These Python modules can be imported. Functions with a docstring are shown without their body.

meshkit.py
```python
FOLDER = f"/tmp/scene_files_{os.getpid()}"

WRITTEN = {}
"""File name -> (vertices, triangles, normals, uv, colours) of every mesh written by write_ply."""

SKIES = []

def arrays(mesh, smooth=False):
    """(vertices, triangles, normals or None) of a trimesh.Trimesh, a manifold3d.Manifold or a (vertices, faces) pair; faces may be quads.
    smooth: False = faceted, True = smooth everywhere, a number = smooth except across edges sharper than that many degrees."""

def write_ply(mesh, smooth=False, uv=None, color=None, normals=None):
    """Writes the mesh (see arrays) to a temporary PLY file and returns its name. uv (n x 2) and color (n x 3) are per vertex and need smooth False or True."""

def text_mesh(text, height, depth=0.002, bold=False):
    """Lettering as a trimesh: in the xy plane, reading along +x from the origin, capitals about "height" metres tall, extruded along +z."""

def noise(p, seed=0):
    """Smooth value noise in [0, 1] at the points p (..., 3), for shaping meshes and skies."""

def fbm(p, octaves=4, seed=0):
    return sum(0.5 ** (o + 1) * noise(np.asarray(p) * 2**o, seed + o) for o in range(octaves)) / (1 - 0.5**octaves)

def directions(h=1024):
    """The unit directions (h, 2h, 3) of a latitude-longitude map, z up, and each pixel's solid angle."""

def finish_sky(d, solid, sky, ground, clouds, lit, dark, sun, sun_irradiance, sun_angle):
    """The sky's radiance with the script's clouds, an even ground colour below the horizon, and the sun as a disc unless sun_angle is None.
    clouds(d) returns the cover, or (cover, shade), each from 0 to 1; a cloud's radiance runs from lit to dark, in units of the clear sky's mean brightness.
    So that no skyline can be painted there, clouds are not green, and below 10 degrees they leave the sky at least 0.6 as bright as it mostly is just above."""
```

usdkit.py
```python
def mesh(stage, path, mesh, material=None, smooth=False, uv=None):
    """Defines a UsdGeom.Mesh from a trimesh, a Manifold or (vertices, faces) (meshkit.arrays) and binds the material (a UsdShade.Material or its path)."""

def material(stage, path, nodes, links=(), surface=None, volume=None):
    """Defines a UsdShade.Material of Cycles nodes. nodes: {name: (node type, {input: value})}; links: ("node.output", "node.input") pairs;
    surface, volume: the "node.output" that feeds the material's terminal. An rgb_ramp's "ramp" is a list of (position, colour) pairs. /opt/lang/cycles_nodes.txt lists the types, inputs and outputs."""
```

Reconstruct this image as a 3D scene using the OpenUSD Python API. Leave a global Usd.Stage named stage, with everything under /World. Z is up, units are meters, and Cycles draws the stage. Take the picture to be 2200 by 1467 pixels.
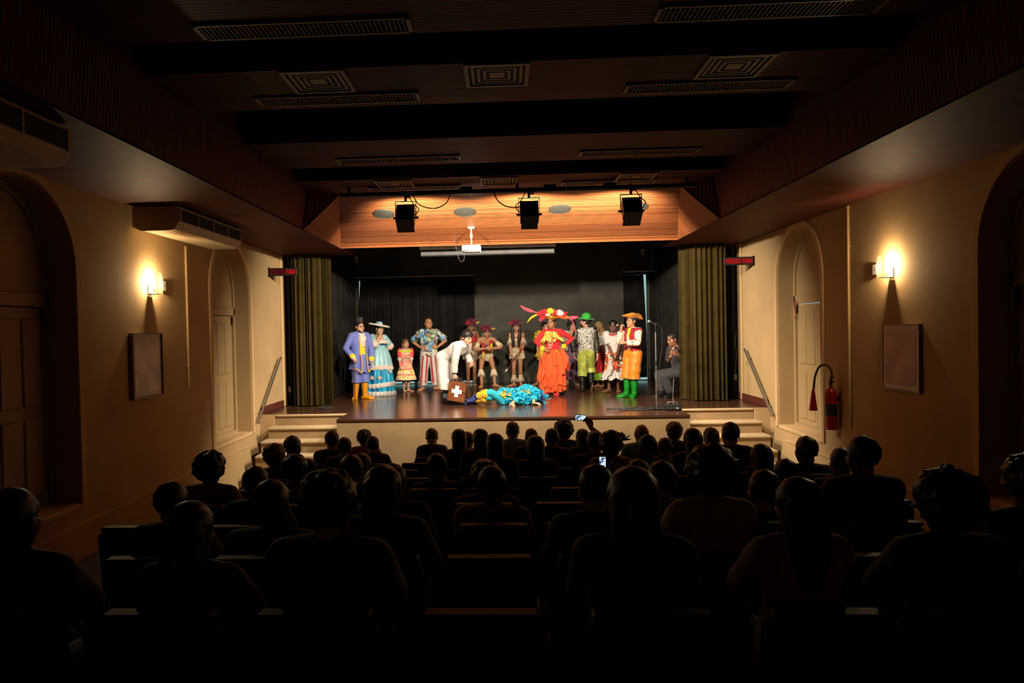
import math, numpy as np, trimesh, shapely, shapely.geometry as sg, usdkit, meshkit
from shapely import affinity
import manifold3d as m3
from pxr import Usd, UsdGeom, UsdLux, UsdShade, Gf, Sdf, Vt

stage = Usd.Stage.CreateInMemory()
UsdGeom.Xform.Define(stage, '/World')
UsdGeom.Scope.Define(stage, '/World/Looks')

# ------------------------------------------------------------------ camera, exposure, lights
EXPOSURE = 0.0
SPOT_POWER = 9800.0      # each of the three floodlights on the bar
SPOT_COLOR = (1.0, 0.86, 0.68)
SCONCE_POWER = 1250.0      # each wall sconce bulb
SCONCE_COLOR = (1.0, 0.73, 0.43)

FPX = 1550.0
CAM = np.array([-0.129, 0.0, 2.498]); YAW, PITCH, ROLL, SHIFT = 0.04866, -0.01816, -0.01986, -97.0
def _cam():
    cy, sy = math.cos(YAW), math.sin(YAW)
    fw = np.array([-sy, cy, 0.0]); rt = np.array([cy, sy, 0.0]); up = np.array([0, 0, 1.0])
    f2 = fw * math.cos(PITCH) + up * math.sin(PITCH); u2 = up * math.cos(PITCH) - fw * math.sin(PITCH)
    r = rt * math.cos(ROLL) + u2 * math.sin(ROLL); u = u2 * math.cos(ROLL) - rt * math.sin(ROLL)
    return r, u, f2
_r, _u, _f = _cam()
cam = UsdGeom.Camera.Define(stage, '/World/camera')
AP = 36.0
cam.CreateHorizontalApertureAttr(AP); cam.CreateVerticalApertureAttr(AP * 1467 / 2200)
cam.CreateFocalLengthAttr(FPX / 2200 * AP); cam.CreateFStopAttr(0.0)
cam.CreateHorizontalApertureOffsetAttr(-SHIFT / 2200 * AP)
cam.CreateClippingRangeAttr((0.05, 200.0)); cam.CreateExposureAttr(EXPOSURE)
UsdGeom.Xformable(cam).AddTransformOp().Set(Gf.Matrix4d(*[float(x) for row in (list(_r) + [0], list(_u) + [0], list(-_f) + [0], list(CAM) + [1]) for x in row]))

# ------------------------------------------------------------------ scene helpers
_names = {}
def numbered(parent, name):
    k = _names.get((parent, name), 0); _names[(parent, name)] = k + 1
    return name if k == 0 else f'{name}_{k:03d}'
def path_of(p):
    return '/World' if p is None else (p if isinstance(p, str) else str(p.GetPath()))
def tag(o, label=None, cat=None, group=None, kind=None):
    p = o.GetPrim() if hasattr(o, 'GetPrim') else o
    for k, v in (('label', label), ('category', cat), ('group', group), ('kind', kind)):
        if v: p.SetCustomDataByKey(k, v)
    return p
def thing(name, label=None, cat=None, loc=(0, 0, 0), rotz=0, group=None, kind=None, scale=None):
    x = UsdGeom.Xform.Define(stage, '/World/' + numbered('/World', name))
    x.AddTranslateOp().Set(Gf.Vec3d(*map(float, loc)))
    if rotz: x.AddRotateZOp().Set(float(rotz))
    if scale: x.AddScaleOp().Set(Gf.Vec3f(*map(float, scale if np.ndim(scale) else (scale,) * 3)))
    return tag(x, label, cat, group, kind)
def obj(name, mesh, mat, parent=None, smooth=30, label=None, cat=None, group=None, kind=None):
    pp = path_of(parent)
    m = usdkit.mesh(stage, pp + '/' + numbered(pp, name), mesh, mat, smooth=smooth)
    return tag(m, label, cat, group, kind)
def copy_of(src, loc, rotz=0, label=None, group=None, scale=None):
    d = src.GetCustomData()
    base = src.GetName()
    r = thing(base, label or d.get('label'), d.get('category'), loc, rotz, group or d.get('group'), d.get('kind'), scale)
    r.GetReferences().AddInternalReference(src.GetPath()); r.SetInstanceable(True)
    return r

# ------------------------------------------------------------------ geometry helpers
cat = trimesh.util.concatenate
def box(x0, x1, y0, y1, z0, z1):
    b = trimesh.creation.box((abs(x1 - x0), abs(y1 - y0), abs(z1 - z0))); b.apply_translation(((x0 + x1) / 2, (y0 + y1) / 2, (z0 + z1) / 2)); return b
def bbox(x0, x1, y0, y1, z0, z1, c=0.01):
    """box with chamfered edges"""
    pts = []
    for a, sx in ((x0, 1), (x1, -1)):
        for b, sy in ((y0, 1), (y1, -1)):
            for d, sz in ((z0, 1), (z1, -1)):
                pts += [(a + sx * c, b + sy * c, d), (a + sx * c, b, d + sz * c), (a, b + sy * c, d + sz * c)]
    return m3mesh(m3.Manifold.hull_points(np.array(pts, float)))
def m3mesh(m):
    k = m.to_mesh(); return trimesh.Trimesh(np.array(k.vert_properties[:, :3]), np.array(k.tri_verts), process=False)
def hull(pts):
    return m3mesh(m3.Manifold.hull_points(np.array(pts, float)))
def cyl(p, q, r, n=12, r2=None):
    p, q = np.array(p, float), np.array(q, float); d = q - p; L = np.linalg.norm(d); d /= L
    a = np.cross(d, [0, 0, 1.0] if abs(d[2]) < .9 else [1.0, 0, 0]); a /= np.linalg.norm(a); b = np.cross(d, a)
    t = np.arange(n) / n * 2 * math.pi; ring = np.cos(t)[:, None] * a + np.sin(t)[:, None] * b
    return hull(np.vstack([p + ring * r, q + ring * (r if r2 is None else r2)]))
def tube(pts, r, n=8, closed=False):
    pts = np.array(pts, float); k = len(pts); rr = np.broadcast_to(np.asarray(r, float), (k,))
    tg = np.gradient(pts, axis=0) if not closed else np.roll(pts, -1, 0) - np.roll(pts, 1, 0)
    tg /= np.linalg.norm(tg, axis=1, keepdims=True) + 1e-12
    a = np.cross(tg[0], [0, 0, 1.0]); a = a if np.linalg.norm(a) > .1 else np.cross(tg[0], [1.0, 0, 0]); a /= np.linalg.norm(a)
    V, F = [], []
    for i in range(k):
        a = a - tg[i] * (a @ tg[i]); a /= np.linalg.norm(a); b = np.cross(tg[i], a)
        t = np.arange(n) / n * 2 * math.pi
        V.append(pts[i] + rr[i] * (np.cos(t)[:, None] * a + np.sin(t)[:, None] * b))
    for i in range(k if closed else k - 1):
        j = (i + 1) % k
        for q in range(n):
            w = (q + 1) % n; F += [[i * n + q, i * n + w, j * n + w], [i * n + q, j * n + w, j * n + q]]
    V = np.vstack(V)
    if not closed:
        c0, c1 = len(V), len(V) + 1; V = np.vstack([V, pts[:1], pts[-1:]])
        for q in range(n):
            w = (q + 1) % n; F += [[c0, w, q], [c1, (k - 1) * n + q, (k - 1) * n + w]]
    return trimesh.Trimesh(V, np.array(F), process=False)
def curve(pts, n=24):
    """Catmull-Rom through the points"""
    p = np.array(pts, float); p = np.vstack([2 * p[0] - p[1], p, 2 * p[-1] - p[-2]]); out = []
    seg = len(p) - 3
    for t in np.linspace(0, seg - 1e-9, n):
        i = int(t); u = t - i; a, b, c, d = p[i:i + 4]
        out.append(.5 * (2 * b + (c - a) * u + (2 * a - 5 * b + 4 * c - d) * u * u + (3 * b - a - 3 * c + d) * u ** 3))
    return np.array(out)
def lathe(profile, n=24, center=(0, 0, 0)):
    m = trimesh.creation.revolve(np.array(profile, float), sections=n); m.apply_translation(center); return m
def prism(poly, depth, axis='x', at=0.0):
    """polygon (u, v) extruded: axis x -> (at.., u, v); axis y -> (u, at.., v); axis z -> (u, v, at..)"""
    g = getattr(poly, 'geoms', [poly]); ms = []
    for p in g:
        m = trimesh.creation.extrude_polygon(p, depth, engine='earcut'); v = m.vertices.copy()
        if axis == 'x': m.vertices = np.stack([v[:, 2] + at, v[:, 0], v[:, 1]], 1)
        elif axis == 'y': m.vertices = np.stack([v[:, 0], v[:, 2] + at, v[:, 1]], 1); m.invert()
        else: m.vertices = v + [0, 0, at]
        ms.append(m)
    return cat(ms)
def slab(quad, t):
    """a plate of the polygon's outline, t thick along its normal"""
    q = np.array(quad, float); n = np.cross(q[1] - q[0], q[2] - q[0]); n /= np.linalg.norm(n)
    return hull(np.vstack([q, q + n * t]))
def rrect(x0, y0, x1, y1, r):
    return sg.box(x0 + r, y0 + r, x1 - r, y1 - r).buffer(r, quad_segs=5)
def drape(path, z0, z1, wave=.12, amp=.035, t=.012, seed=0, nz=10, flare=.25, scallop=0.0):
    """hanging cloth along a plan path with folds that grow towards the hem"""
    path = np.array(path, float); seg = np.linalg.norm(np.diff(path, axis=0), axis=1); s = np.r_[0, np.cumsum(seg)]
    n = max(16, int(s[-1] / wave * 10)); u = np.linspace(0, s[-1], n)
    P = np.stack([np.interp(u, s, path[:, 0]), np.interp(u, s, path[:, 1])], 1)
    T = np.gradient(P, axis=0); T /= np.linalg.norm(T, axis=1, keepdims=True); N = np.stack([T[:, 1], -T[:, 0]], 1)
    w = u + .35 * wave * (meshkit.noise(np.stack([u / wave * .7, 0 * u, 0 * u + seed], 1), seed) - .5) * 4
    zs = np.linspace(z1, z0, nz); rows = []
    for k, z in enumerate(zs):
        g = k / (nz - 1); a = amp * (1 - flare + flare * 2 * g) * (.75 + .5 * meshkit.noise(np.stack([u / wave * .4, 0 * u + g * .7, 0 * u + seed], 1), seed + 1))
        off = a * np.sin(2 * math.pi * w / wave + .25 * math.sin(3 * g)) + .4 * a * np.sin(2 * math.pi * w / wave * .47 + seed)
        zz = z + (scallop * np.abs(np.sin(math.pi * u / wave / 1.0)) if k == 0 else 0)
        rows.append(np.column_stack([P + N * off[:, None], np.broadcast_to(zz, n)]))
    G = np.array(rows); Nn = np.column_stack([N, np.zeros(n)])[None]
    return sheet(G - Nn * t / 2, G + Nn * t / 2)
def sheet(A, B, wrap=False):
    """closed solid between two grids (rows x cols x 3)"""
    r, c = A.shape[:2]; V = np.vstack([A.reshape(-1, 3), B.reshape(-1, 3)]); o = r * c; F = []
    cc = c if wrap else c - 1
    i, j = np.meshgrid(np.arange(r - 1), np.arange(cc), indexing='ij'); i, j = i.ravel(), j.ravel(); j2 = (j + 1) % c
    a, b, d, e = i * c + j, i * c + j2, (i + 1) * c + j2, (i + 1) * c + j
    F += [np.stack([a, d, b], 1), np.stack([a, e, d], 1), np.stack([a + o, b + o, d + o], 1), np.stack([a + o, d + o, e + o], 1)]
    jj = np.arange(cc); j2 = (jj + 1) % c
    for row, flip in ((0, 1), (r - 1, 0)):
        p, q = row * c + jj, row * c + j2
        f1, f2 = np.stack([p, q, q + o], 1), np.stack([p, q + o, p + o], 1)
        F += [f1, f2] if flip else [f1[:, ::-1], f2[:, ::-1]]
    if not wrap:
        ii = np.arange(r - 1)
        for col, flip in ((0, 0), (c - 1, 1)):
            p, q = ii * c + col, (ii + 1) * c + col
            f1, f2 = np.stack([p, q, q + o], 1), np.stack([p, q + o, p + o], 1)
            F += [f1, f2] if flip else [f1[:, ::-1], f2[:, ::-1]]
    return trimesh.Trimesh(V, np.vstack(F), process=False)
def moved(m, t=(0, 0, 0), rz=0, rx=0, ry=0):
    m = m.copy()
    for a, ax in ((rx, [1, 0, 0]), (ry, [0, 1, 0]), (rz, [0, 0, 1])):
        if a: m.apply_transform(trimesh.transformations.rotation_matrix(math.radians(a), ax))
    m.apply_translation(t); return m

# ------------------------------------------------------------------ materials
M = {}
def srgb(*c):
    if len(c) == 1: c = c[0]
    return tuple(((v / 255) / 12.92 if v / 255 <= .04045 else ((v / 255 + .055) / 1.055) ** 2.4) for v in c)
def mat(name, col, rough=.6, metal=0.0, var=.0, vscale=8.0, bump=0.0, bscale=60.0, spec=.5, sheen=0.0, emit=None, coat=0.0, trans=0.0):
    if name in M: return M[name]
    p = {'base_color': col, 'roughness': rough, 'metallic': metal, 'specular_ior_level': spec}
    if sheen: p['sheen_weight'] = sheen
    if coat: p['coat_weight'] = coat
    if trans: p['transmission_weight'] = trans
    if emit: p['emission_color'] = col; p['emission_strength'] = emit
    nodes, links = {'p': ('principled_bsdf', p)}, []
    if var or bump: nodes['tc'] = ('texture_coordinate', {})
    if var:
        nodes['n'] = ('noise_texture', {'scale': vscale, 'detail': 4.0})
        nodes['r'] = ('rgb_ramp', {'ramp': [(.3, tuple(c * (1 - var) for c in col)), (.7, tuple(min(1, c * (1 + var)) for c in col))]})
        links += [('tc.object', 'n.vector'), ('n.fac', 'r.fac'), ('r.color', 'p.base_color')]
    if bump:
        nodes['bn'] = ('noise_texture', {'scale': bscale, 'detail': 3.0}); nodes['b'] = ('bump', {'strength': bump, 'distance': .01})
        links += [('tc.object', 'bn.vector'), ('bn.fac', 'b.height'), ('b.normal', 'p.normal')]
    M[name] = usdkit.material(stage, '/World/Looks/' + name, nodes, links, surface='p.BSDF'); return M[name]
def wood_slats(name, axis, period, c1, c2, gap=.12, rough=.45, grain=(1.2, 30, 30), dark=.25, relief=.6, spec=.5):
    """narrow slats side by side: one tone per slat, grain along them, a fine dark joint with relief"""
    N = {'g': ('geometry', {}), 's': ('separate_xyz', {}), 'd': ('math', {'math_type': 'divide', 'value2': period}),
         'fl': ('math', {'math_type': 'floor'}), 'fr': ('math', {'math_type': 'fraction'}), 'wn': ('white_noise_texture', {'dimensions': '1D'}),
         'pp': ('math', {'math_type': 'pingpong', 'value2': .5}), 'mp': ('mapping', {'scale': grain}), 'ns': ('noise_texture', {'scale': 1.0, 'detail': 5.0, 'roughness': .6}),
         'ad': ('math', {'math_type': 'multiply_add', 'value2': .6}), 'hf': ('math', {'math_type': 'multiply', 'value2': .4}),
         'rp': ('rgb_ramp', {'ramp': [(.15, c1), (.85, c2)]}), 'gp': ('rgb_ramp', {'ramp': [(0, (dark,) * 3), (gap, (dark * 1.2,) * 3), (gap + .08, (1, 1, 1)), (1, (1, 1, 1))]}),
         'mx': ('mix', {'mix_type': 'multiply', 'fac': 1.0}), 'b': ('bump', {'strength': relief, 'distance': .006}), 'p': ('principled_bsdf', {'roughness': rough, 'specular_ior_level': spec})}
    L = [('g.position', 's.vector'), (f's.{axis}', 'd.value1'), ('d.value', 'fl.value1'), ('d.value', 'fr.value1'), ('fl.value', 'wn.w'), ('fr.value', 'pp.value1'),
         ('g.position', 'mp.vector'), ('mp.vector', 'ns.vector'), ('wn.value', 'hf.value1'), ('ns.fac', 'ad.value1'), ('hf.value', 'ad.value3'), ('ad.value', 'rp.fac'),
         ('pp.value', 'gp.fac'), ('rp.color', 'mx.color1'), ('gp.color', 'mx.color2'), ('mx.color', 'p.base_color'), ('gp.color', 'b.height'), ('b.normal', 'p.normal')]
    M[name] = usdkit.material(stage, '/World/Looks/' + name, N, L, surface='p.BSDF'); return M[name]
def plaster(name, col, stain=.12):
    N = {'g': ('geometry', {}), 'n': ('noise_texture', {'scale': 1.3, 'detail': 6.0}), 'r': ('rgb_ramp', {'ramp': [(.35, tuple(c * (1 - stain) for c in col)), (.65, col)]}),
         'bn': ('noise_texture', {'scale': 45.0, 'detail': 3.0}), 'b': ('bump', {'strength': .05, 'distance': .01}), 'p': ('principled_bsdf', {'roughness': .9, 'specular_ior_level': .2})}
    L = [('g.position', 'n.vector'), ('n.fac', 'r.fac'), ('r.color', 'p.base_color'), ('g.position', 'bn.vector'), ('bn.fac', 'b.height'), ('b.normal', 'p.normal')]
    M[name] = usdkit.material(stage, '/World/Looks/' + name, N, L, surface='p.BSDF'); return M[name]
def emission(name, col, s):
    M[name] = usdkit.material(stage, '/World/Looks/' + name, {'e': ('emission', {'color': col, 'strength': s})}, [], surface='e.emission'); return M[name]
def pattern(name, kind, scale, stops, rough=.6, stretch=(1, 1, 1), bump=.2, interp=False, distort=0.0, detail=2.0):
    """printed cloth: 'noise' or 'voronoi' in the thing's own coordinates through a colour ramp"""
    N = {'tc': ('texture_coordinate', {}), 'mp': ('mapping', {'scale': stretch}), 'r': ('rgb_ramp', {'ramp': stops, 'interpolate': interp}), 'p': ('principled_bsdf', {'roughness': rough})}
    L = [('tc.object', 'mp.vector'), ('r.color', 'p.base_color')]
    if kind == 'voronoi':
        N |= {'dn': ('noise_texture', {'scale': scale * 1.6, 'detail': 2.0}), 'dm': ('mix', {'fac': distort}), 'v': ('voronoi_texture', {'scale': scale}), 'sc': ('separate_color', {})}
        L += [('mp.vector', 'dn.vector'), ('mp.vector', 'dm.color1'), ('dn.color', 'dm.color2'), ('dm.color', 'v.vector'), ('v.color', 'sc.color'), ('sc.r', 'r.fac')]
    elif kind in ('x', 'y', 'z'):
        N |= {'s': ('separate_xyz', {}), 'd': ('math', {'math_type': 'multiply', 'value2': scale}), 'fr': ('math', {'math_type': 'fraction'})}
        L += [('mp.vector', 's.vector'), (f's.{kind}', 'd.value1'), ('d.value', 'fr.value1'), ('fr.value', 'r.fac')]
    else:
        N |= {'n': ('noise_texture', {'scale': scale, 'detail': detail, 'distortion': distort})}
        L += [('mp.vector', 'n.vector'), ('n.fac', 'r.fac')]
    if bump:
        N |= {'bn': ('noise_texture', {'scale': 70.0, 'detail': 2.0}), 'b': ('bump', {'strength': bump, 'distance': .01})}
        L += [('tc.object', 'bn.vector'), ('bn.fac', 'b.height'), ('b.normal', 'p.normal')]
    M[name] = usdkit.material(stage, '/World/Looks/' + name, N, L, surface='p.BSDF'); return M[name]
def translucent(name, col, amount=.5):
    M[name] = usdkit.material(stage, '/World/Looks/' + name, {'d': ('diffuse_bsdf', {'color': col}), 't': ('translucent_bsdf', {'color': col}), 'm': ('mix_closure', {'fac': amount})},
                              [('d.BSDF', 'm.closure1'), ('t.BSDF', 'm.closure2')], surface='m.closure'); return M[name]

def aim(prim, pos, target):
    """place a light at pos with its -z towards target"""
    pos, d = np.array(pos, float), np.array(target, float) - np.array(pos, float); d /= np.linalg.norm(d)
    z = -d; x = np.cross([0, 0, 1.0], z); x = x / np.linalg.norm(x) if np.linalg.norm(x) > 1e-6 else np.array([1.0, 0, 0]); y = np.cross(z, x)
    UsdGeom.Xformable(prim).AddTransformOp().Set(Gf.Matrix4d(*[float(v) for row in (list(x) + [0], list(y) + [0], list(z) + [0], list(pos) + [1]) for v in row]))

plaster('cream_plaster', (.48, .325, .155)); plaster('cream_trim', (.60, .41, .20), .05)
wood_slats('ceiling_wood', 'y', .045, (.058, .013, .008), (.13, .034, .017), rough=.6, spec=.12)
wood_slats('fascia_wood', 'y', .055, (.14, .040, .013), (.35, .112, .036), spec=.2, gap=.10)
mat('black_paint', (.022, .021, .018), .6); mat('stage_ceiling', (.13, .12, .10), .8); mat('black_metal', (.010, .010, .011), .45, spec=.3)
mat('back_wall_black', (.062, .058, .043), .8, var=.25, vscale=2.0, bump=.2, bscale=30)
mat('black_drape', (.013, .011, .010), .9, var=.3, vscale=3, spec=.2)
mat('olive_velvet', (.036, .024, .0035), .9, var=.2, vscale=4, spec=.15)
mat('white_metal', (.55, .50, .42), .4); mat('grey_grille', (.022, .021, .015), .6, bump=.3, bscale=200)
mat('dark_void', (.01, .01, .01), .8); mat('steel', (.42, .40, .36), .3, metal=.9)
mat('screen_white', (.75, .76, .8), .5); mat('dark_red_wood', (.10, .025, .015), .4)
mat('white_plastic', (.72, .68, .6), .4); mat('ac_plastic', (.5, .38, .22), .5)
mat('picture_paper', (.62, .52, .42), .35, var=.25, vscale=4.0); mat('picture_frame', (.30, .22, .14), .5); mat('picture_dark', (.36, .21, .14), .3, var=.35, vscale=3)
mat('extinguisher_red', (.30, .008, .01), .35); mat('rubber', (.012, .012, .012), .6)
mat('concrete', (.29, .185, .085), .7, var=.1, vscale=3, bump=.2, bscale=40); mat('step_nosing', (.46, .34, .19), .5)
mat('aisle_carpet', (.05, .03, .02), .9, var=.3, vscale=5)
# ------------------------------------------------------------------ the hall: floor, walls, windows, ceiling
WX, STZ = 4.56, 1.0                 # half width of the hall; height of the stage floor
Y_FRONT, Y_STEP, Y_PRO, Y_BACK = 12.06, 12.95, 14.69, 19.75
PITCH_ROW, ROW0, FZ = .9, 10.0, -.12          # seat rows, depth of the front row, level of the hall floor there
def tier_z(k): return FZ + .0945 * k          # the hall rises by one low tier per row
pts = [(Y_BACK, -.4), (Y_BACK, FZ), (ROW0 - .45, FZ)]
for k in range(1, 13):
    pts += [(ROW0 - .45 - .9 * (k - 1), tier_z(k)), (max(-1.6, ROW0 - .45 - .9 * k), tier_z(k))]
pts += [(-1.6, -.4)]
fl = prism(sg.Polygon(pts), 2 * WX, 'x', -WX)
obj('floor', fl, M['aisle_carpet'], smooth=False, kind='structure')

ARCH = [(11.66, .83), (6.46, .83)]   # window centres along the wall, half widths
SILL, SPRING = .73, 3.16
def arch_poly(c, hw, grow=0.0, sill=SILL):
    h = hw + grow; a = np.linspace(0, math.pi, 25)
    return sg.Polygon([(c - h, sill - grow)] + [(c + h, sill - grow)] + [(c + h * math.cos(t), SPRING + h * 1.02 * math.sin(t)) for t in a])
mat('shutter_paint', (.40, .28, .135), .55, spec=.3); emission('daylight_cyan', (.40, .72, .72), .75); emission('daylight_slit', (.45, .66, .75), .8)
for side, sx in (('left', -1), ('right', 1)):
    wall = sg.box(-1.6, -.4, Y_PRO, 5.2)
    for c, hw in ARCH: wall = wall.difference(arch_poly(c, hw))
    w = prism(wall, .36, 'x', sx * WX if sx > 0 else -WX - .36)
    obj('wall_' + side, w, M['cream_plaster'], smooth=False, kind='structure')
    # dado line, baseboard on the stage, corner pilaster strip
    obj('trim_1' if sx < 0 else 'trim_2', box(sx * WX, sx * (WX - .018), -1.5, 12.2, .525, .545), M['cream_trim'], smooth=False, kind='structure')
    obj('trim_3' if sx < 0 else 'trim_4', bbox(min(sx * (WX - .035), sx * WX), max(sx * (WX - .035), sx * WX), 14.30, 14.42, 1.0, 4.05, .008), M['cream_trim'], smooth=False, kind='structure')
    obj('baseboard_' + side, bbox(min(sx * (WX - .03), sx * WX), max(sx * (WX - .03), sx * WX), Y_STEP, 14.62, 1.0, 1.13, .006), M['dark_red_wood'], smooth=False, kind='structure')
    for n, (c, hw) in enumerate(ARCH):
        win = thing(f'window_{1 + n + (0 if sx < 0 else 2)}', kind='structure')
        inner = arch_poly(c, hw)
        obj('architrave', prism(inner.buffer(.10, join_style=2).difference(inner.buffer(.012, join_style=2)).difference(sg.box(c - 3, -1, c + 3, SILL)), .03, 'x', WX - .03 if sx > 0 else -WX), M['cream_trim'], win, smooth=20)
        obj('sill', bbox(min(sx * (WX - .02), sx * (WX + .34)), max(sx * (WX - .02), sx * (WX + .34)), c - hw + .004, c + hw - .004, SILL - .03, SILL + .03, .008), M['cream_trim'], win)
        xr = WX + .28                                     # plane of the joinery in the recess
        def at_x(t): return xr if sx > 0 else -xr - t
        obj('window_frame', prism(inner.buffer(-.004).difference(inner.buffer(-.075)), .06, 'x', at_x(.06) - sx * .03), M['shutter_paint'], win, smooth=20)
        tr = SPRING - .36
        obj('transom', bbox(min(sx * (xr - .03), sx * (xr + .05)), max(sx * (xr - .03), sx * (xr + .05)), c - hw + .01, c + hw - .01, tr, tr + .14, .01), M['shutter_paint'], win)
        lun = inner.buffer(-.07).intersection(sg.box(c - 2, tr + .14, c + 2, 6))
        obj('fanlight', prism(lun, .04, 'x', at_x(.04)), M['shutter_paint'], win, smooth=20)
        gap, ajar = .012, (.10 if sx > 0 and n == 0 else 0)   # the right-hand shutters by the stage let a slit of daylight in
        lw = (2 * hw - .16) / 2
        for q in (0, 1):                                  # two shutter leaves, each with raised panels
            y0 = c - hw + .08 + q * lw + (gap / 2 if q else ajar); y1 = c - hw + .08 + (q + 1) * lw - (0 if q else gap / 2)
            leaf = obj('shutter', box(min(sx * (xr + .01), sx * (xr + .05)), max(sx * (xr + .01), sx * (xr + .05)), y0, y1, SILL + .05, tr - (.03 if ajar and q == 0 else .01)), M['shutter_paint'], win, smooth=False)
            for zz0, zz1 in ((SILL + .16, SILL + .95), (SILL + 1.07, tr - .12)):
                for yy0, yy1 in ((y0 + .07, (y0 + y1) / 2 - .03), ((y0 + y1) / 2 + .03, y1 - .07)):
                    obj('panel', bbox(min(sx * (xr - .008), sx * (xr + .02)), max(sx * (xr - .008), sx * (xr + .02)), yy0, yy1, zz0, zz1, .012), M['shutter_paint'], leaf, smooth=False)
            obj('hinge', box(sx * (xr - .012), sx * (xr + .012), y0 + .005 if q == 0 else y1 - .035, y0 + .035 if q == 0 else y1 - .005, tr - .16, tr - .02), M['black_metal'], leaf, smooth=False)
        obj('outer_pane', box(min(sx * (xr + .055), sx * (xr + .06)), max(sx * (xr + .055), sx * (xr + .06)), c - hw + .02, c + hw - .02, SILL, tr + .05), M['daylight_slit' if (sx > 0 and n == 0) else 'dark_void'], win, smooth=False)
        if sx > 0 and n == 0:
            obj('ribbon', tube(curve([(xr - .03, c + hw - .20, tr + .02), (xr - .05, c + hw - .13, tr + .05), (xr - .05, c + hw - .10, tr - .04), (xr - .04, c + hw - .12, tr - .16), (xr - .04, c + hw - .10, tr - .26)], 16), .008), mat('red_ribbon', (.35, .03, .01), .6), win)
# the wall behind the camera, and the wall above the stage house
obj('wall_back', box(-WX - .36, WX + .36, -1.9, -1.6, -.4, 5.2), M['cream_plaster'], smooth=False, kind='structure')

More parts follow.
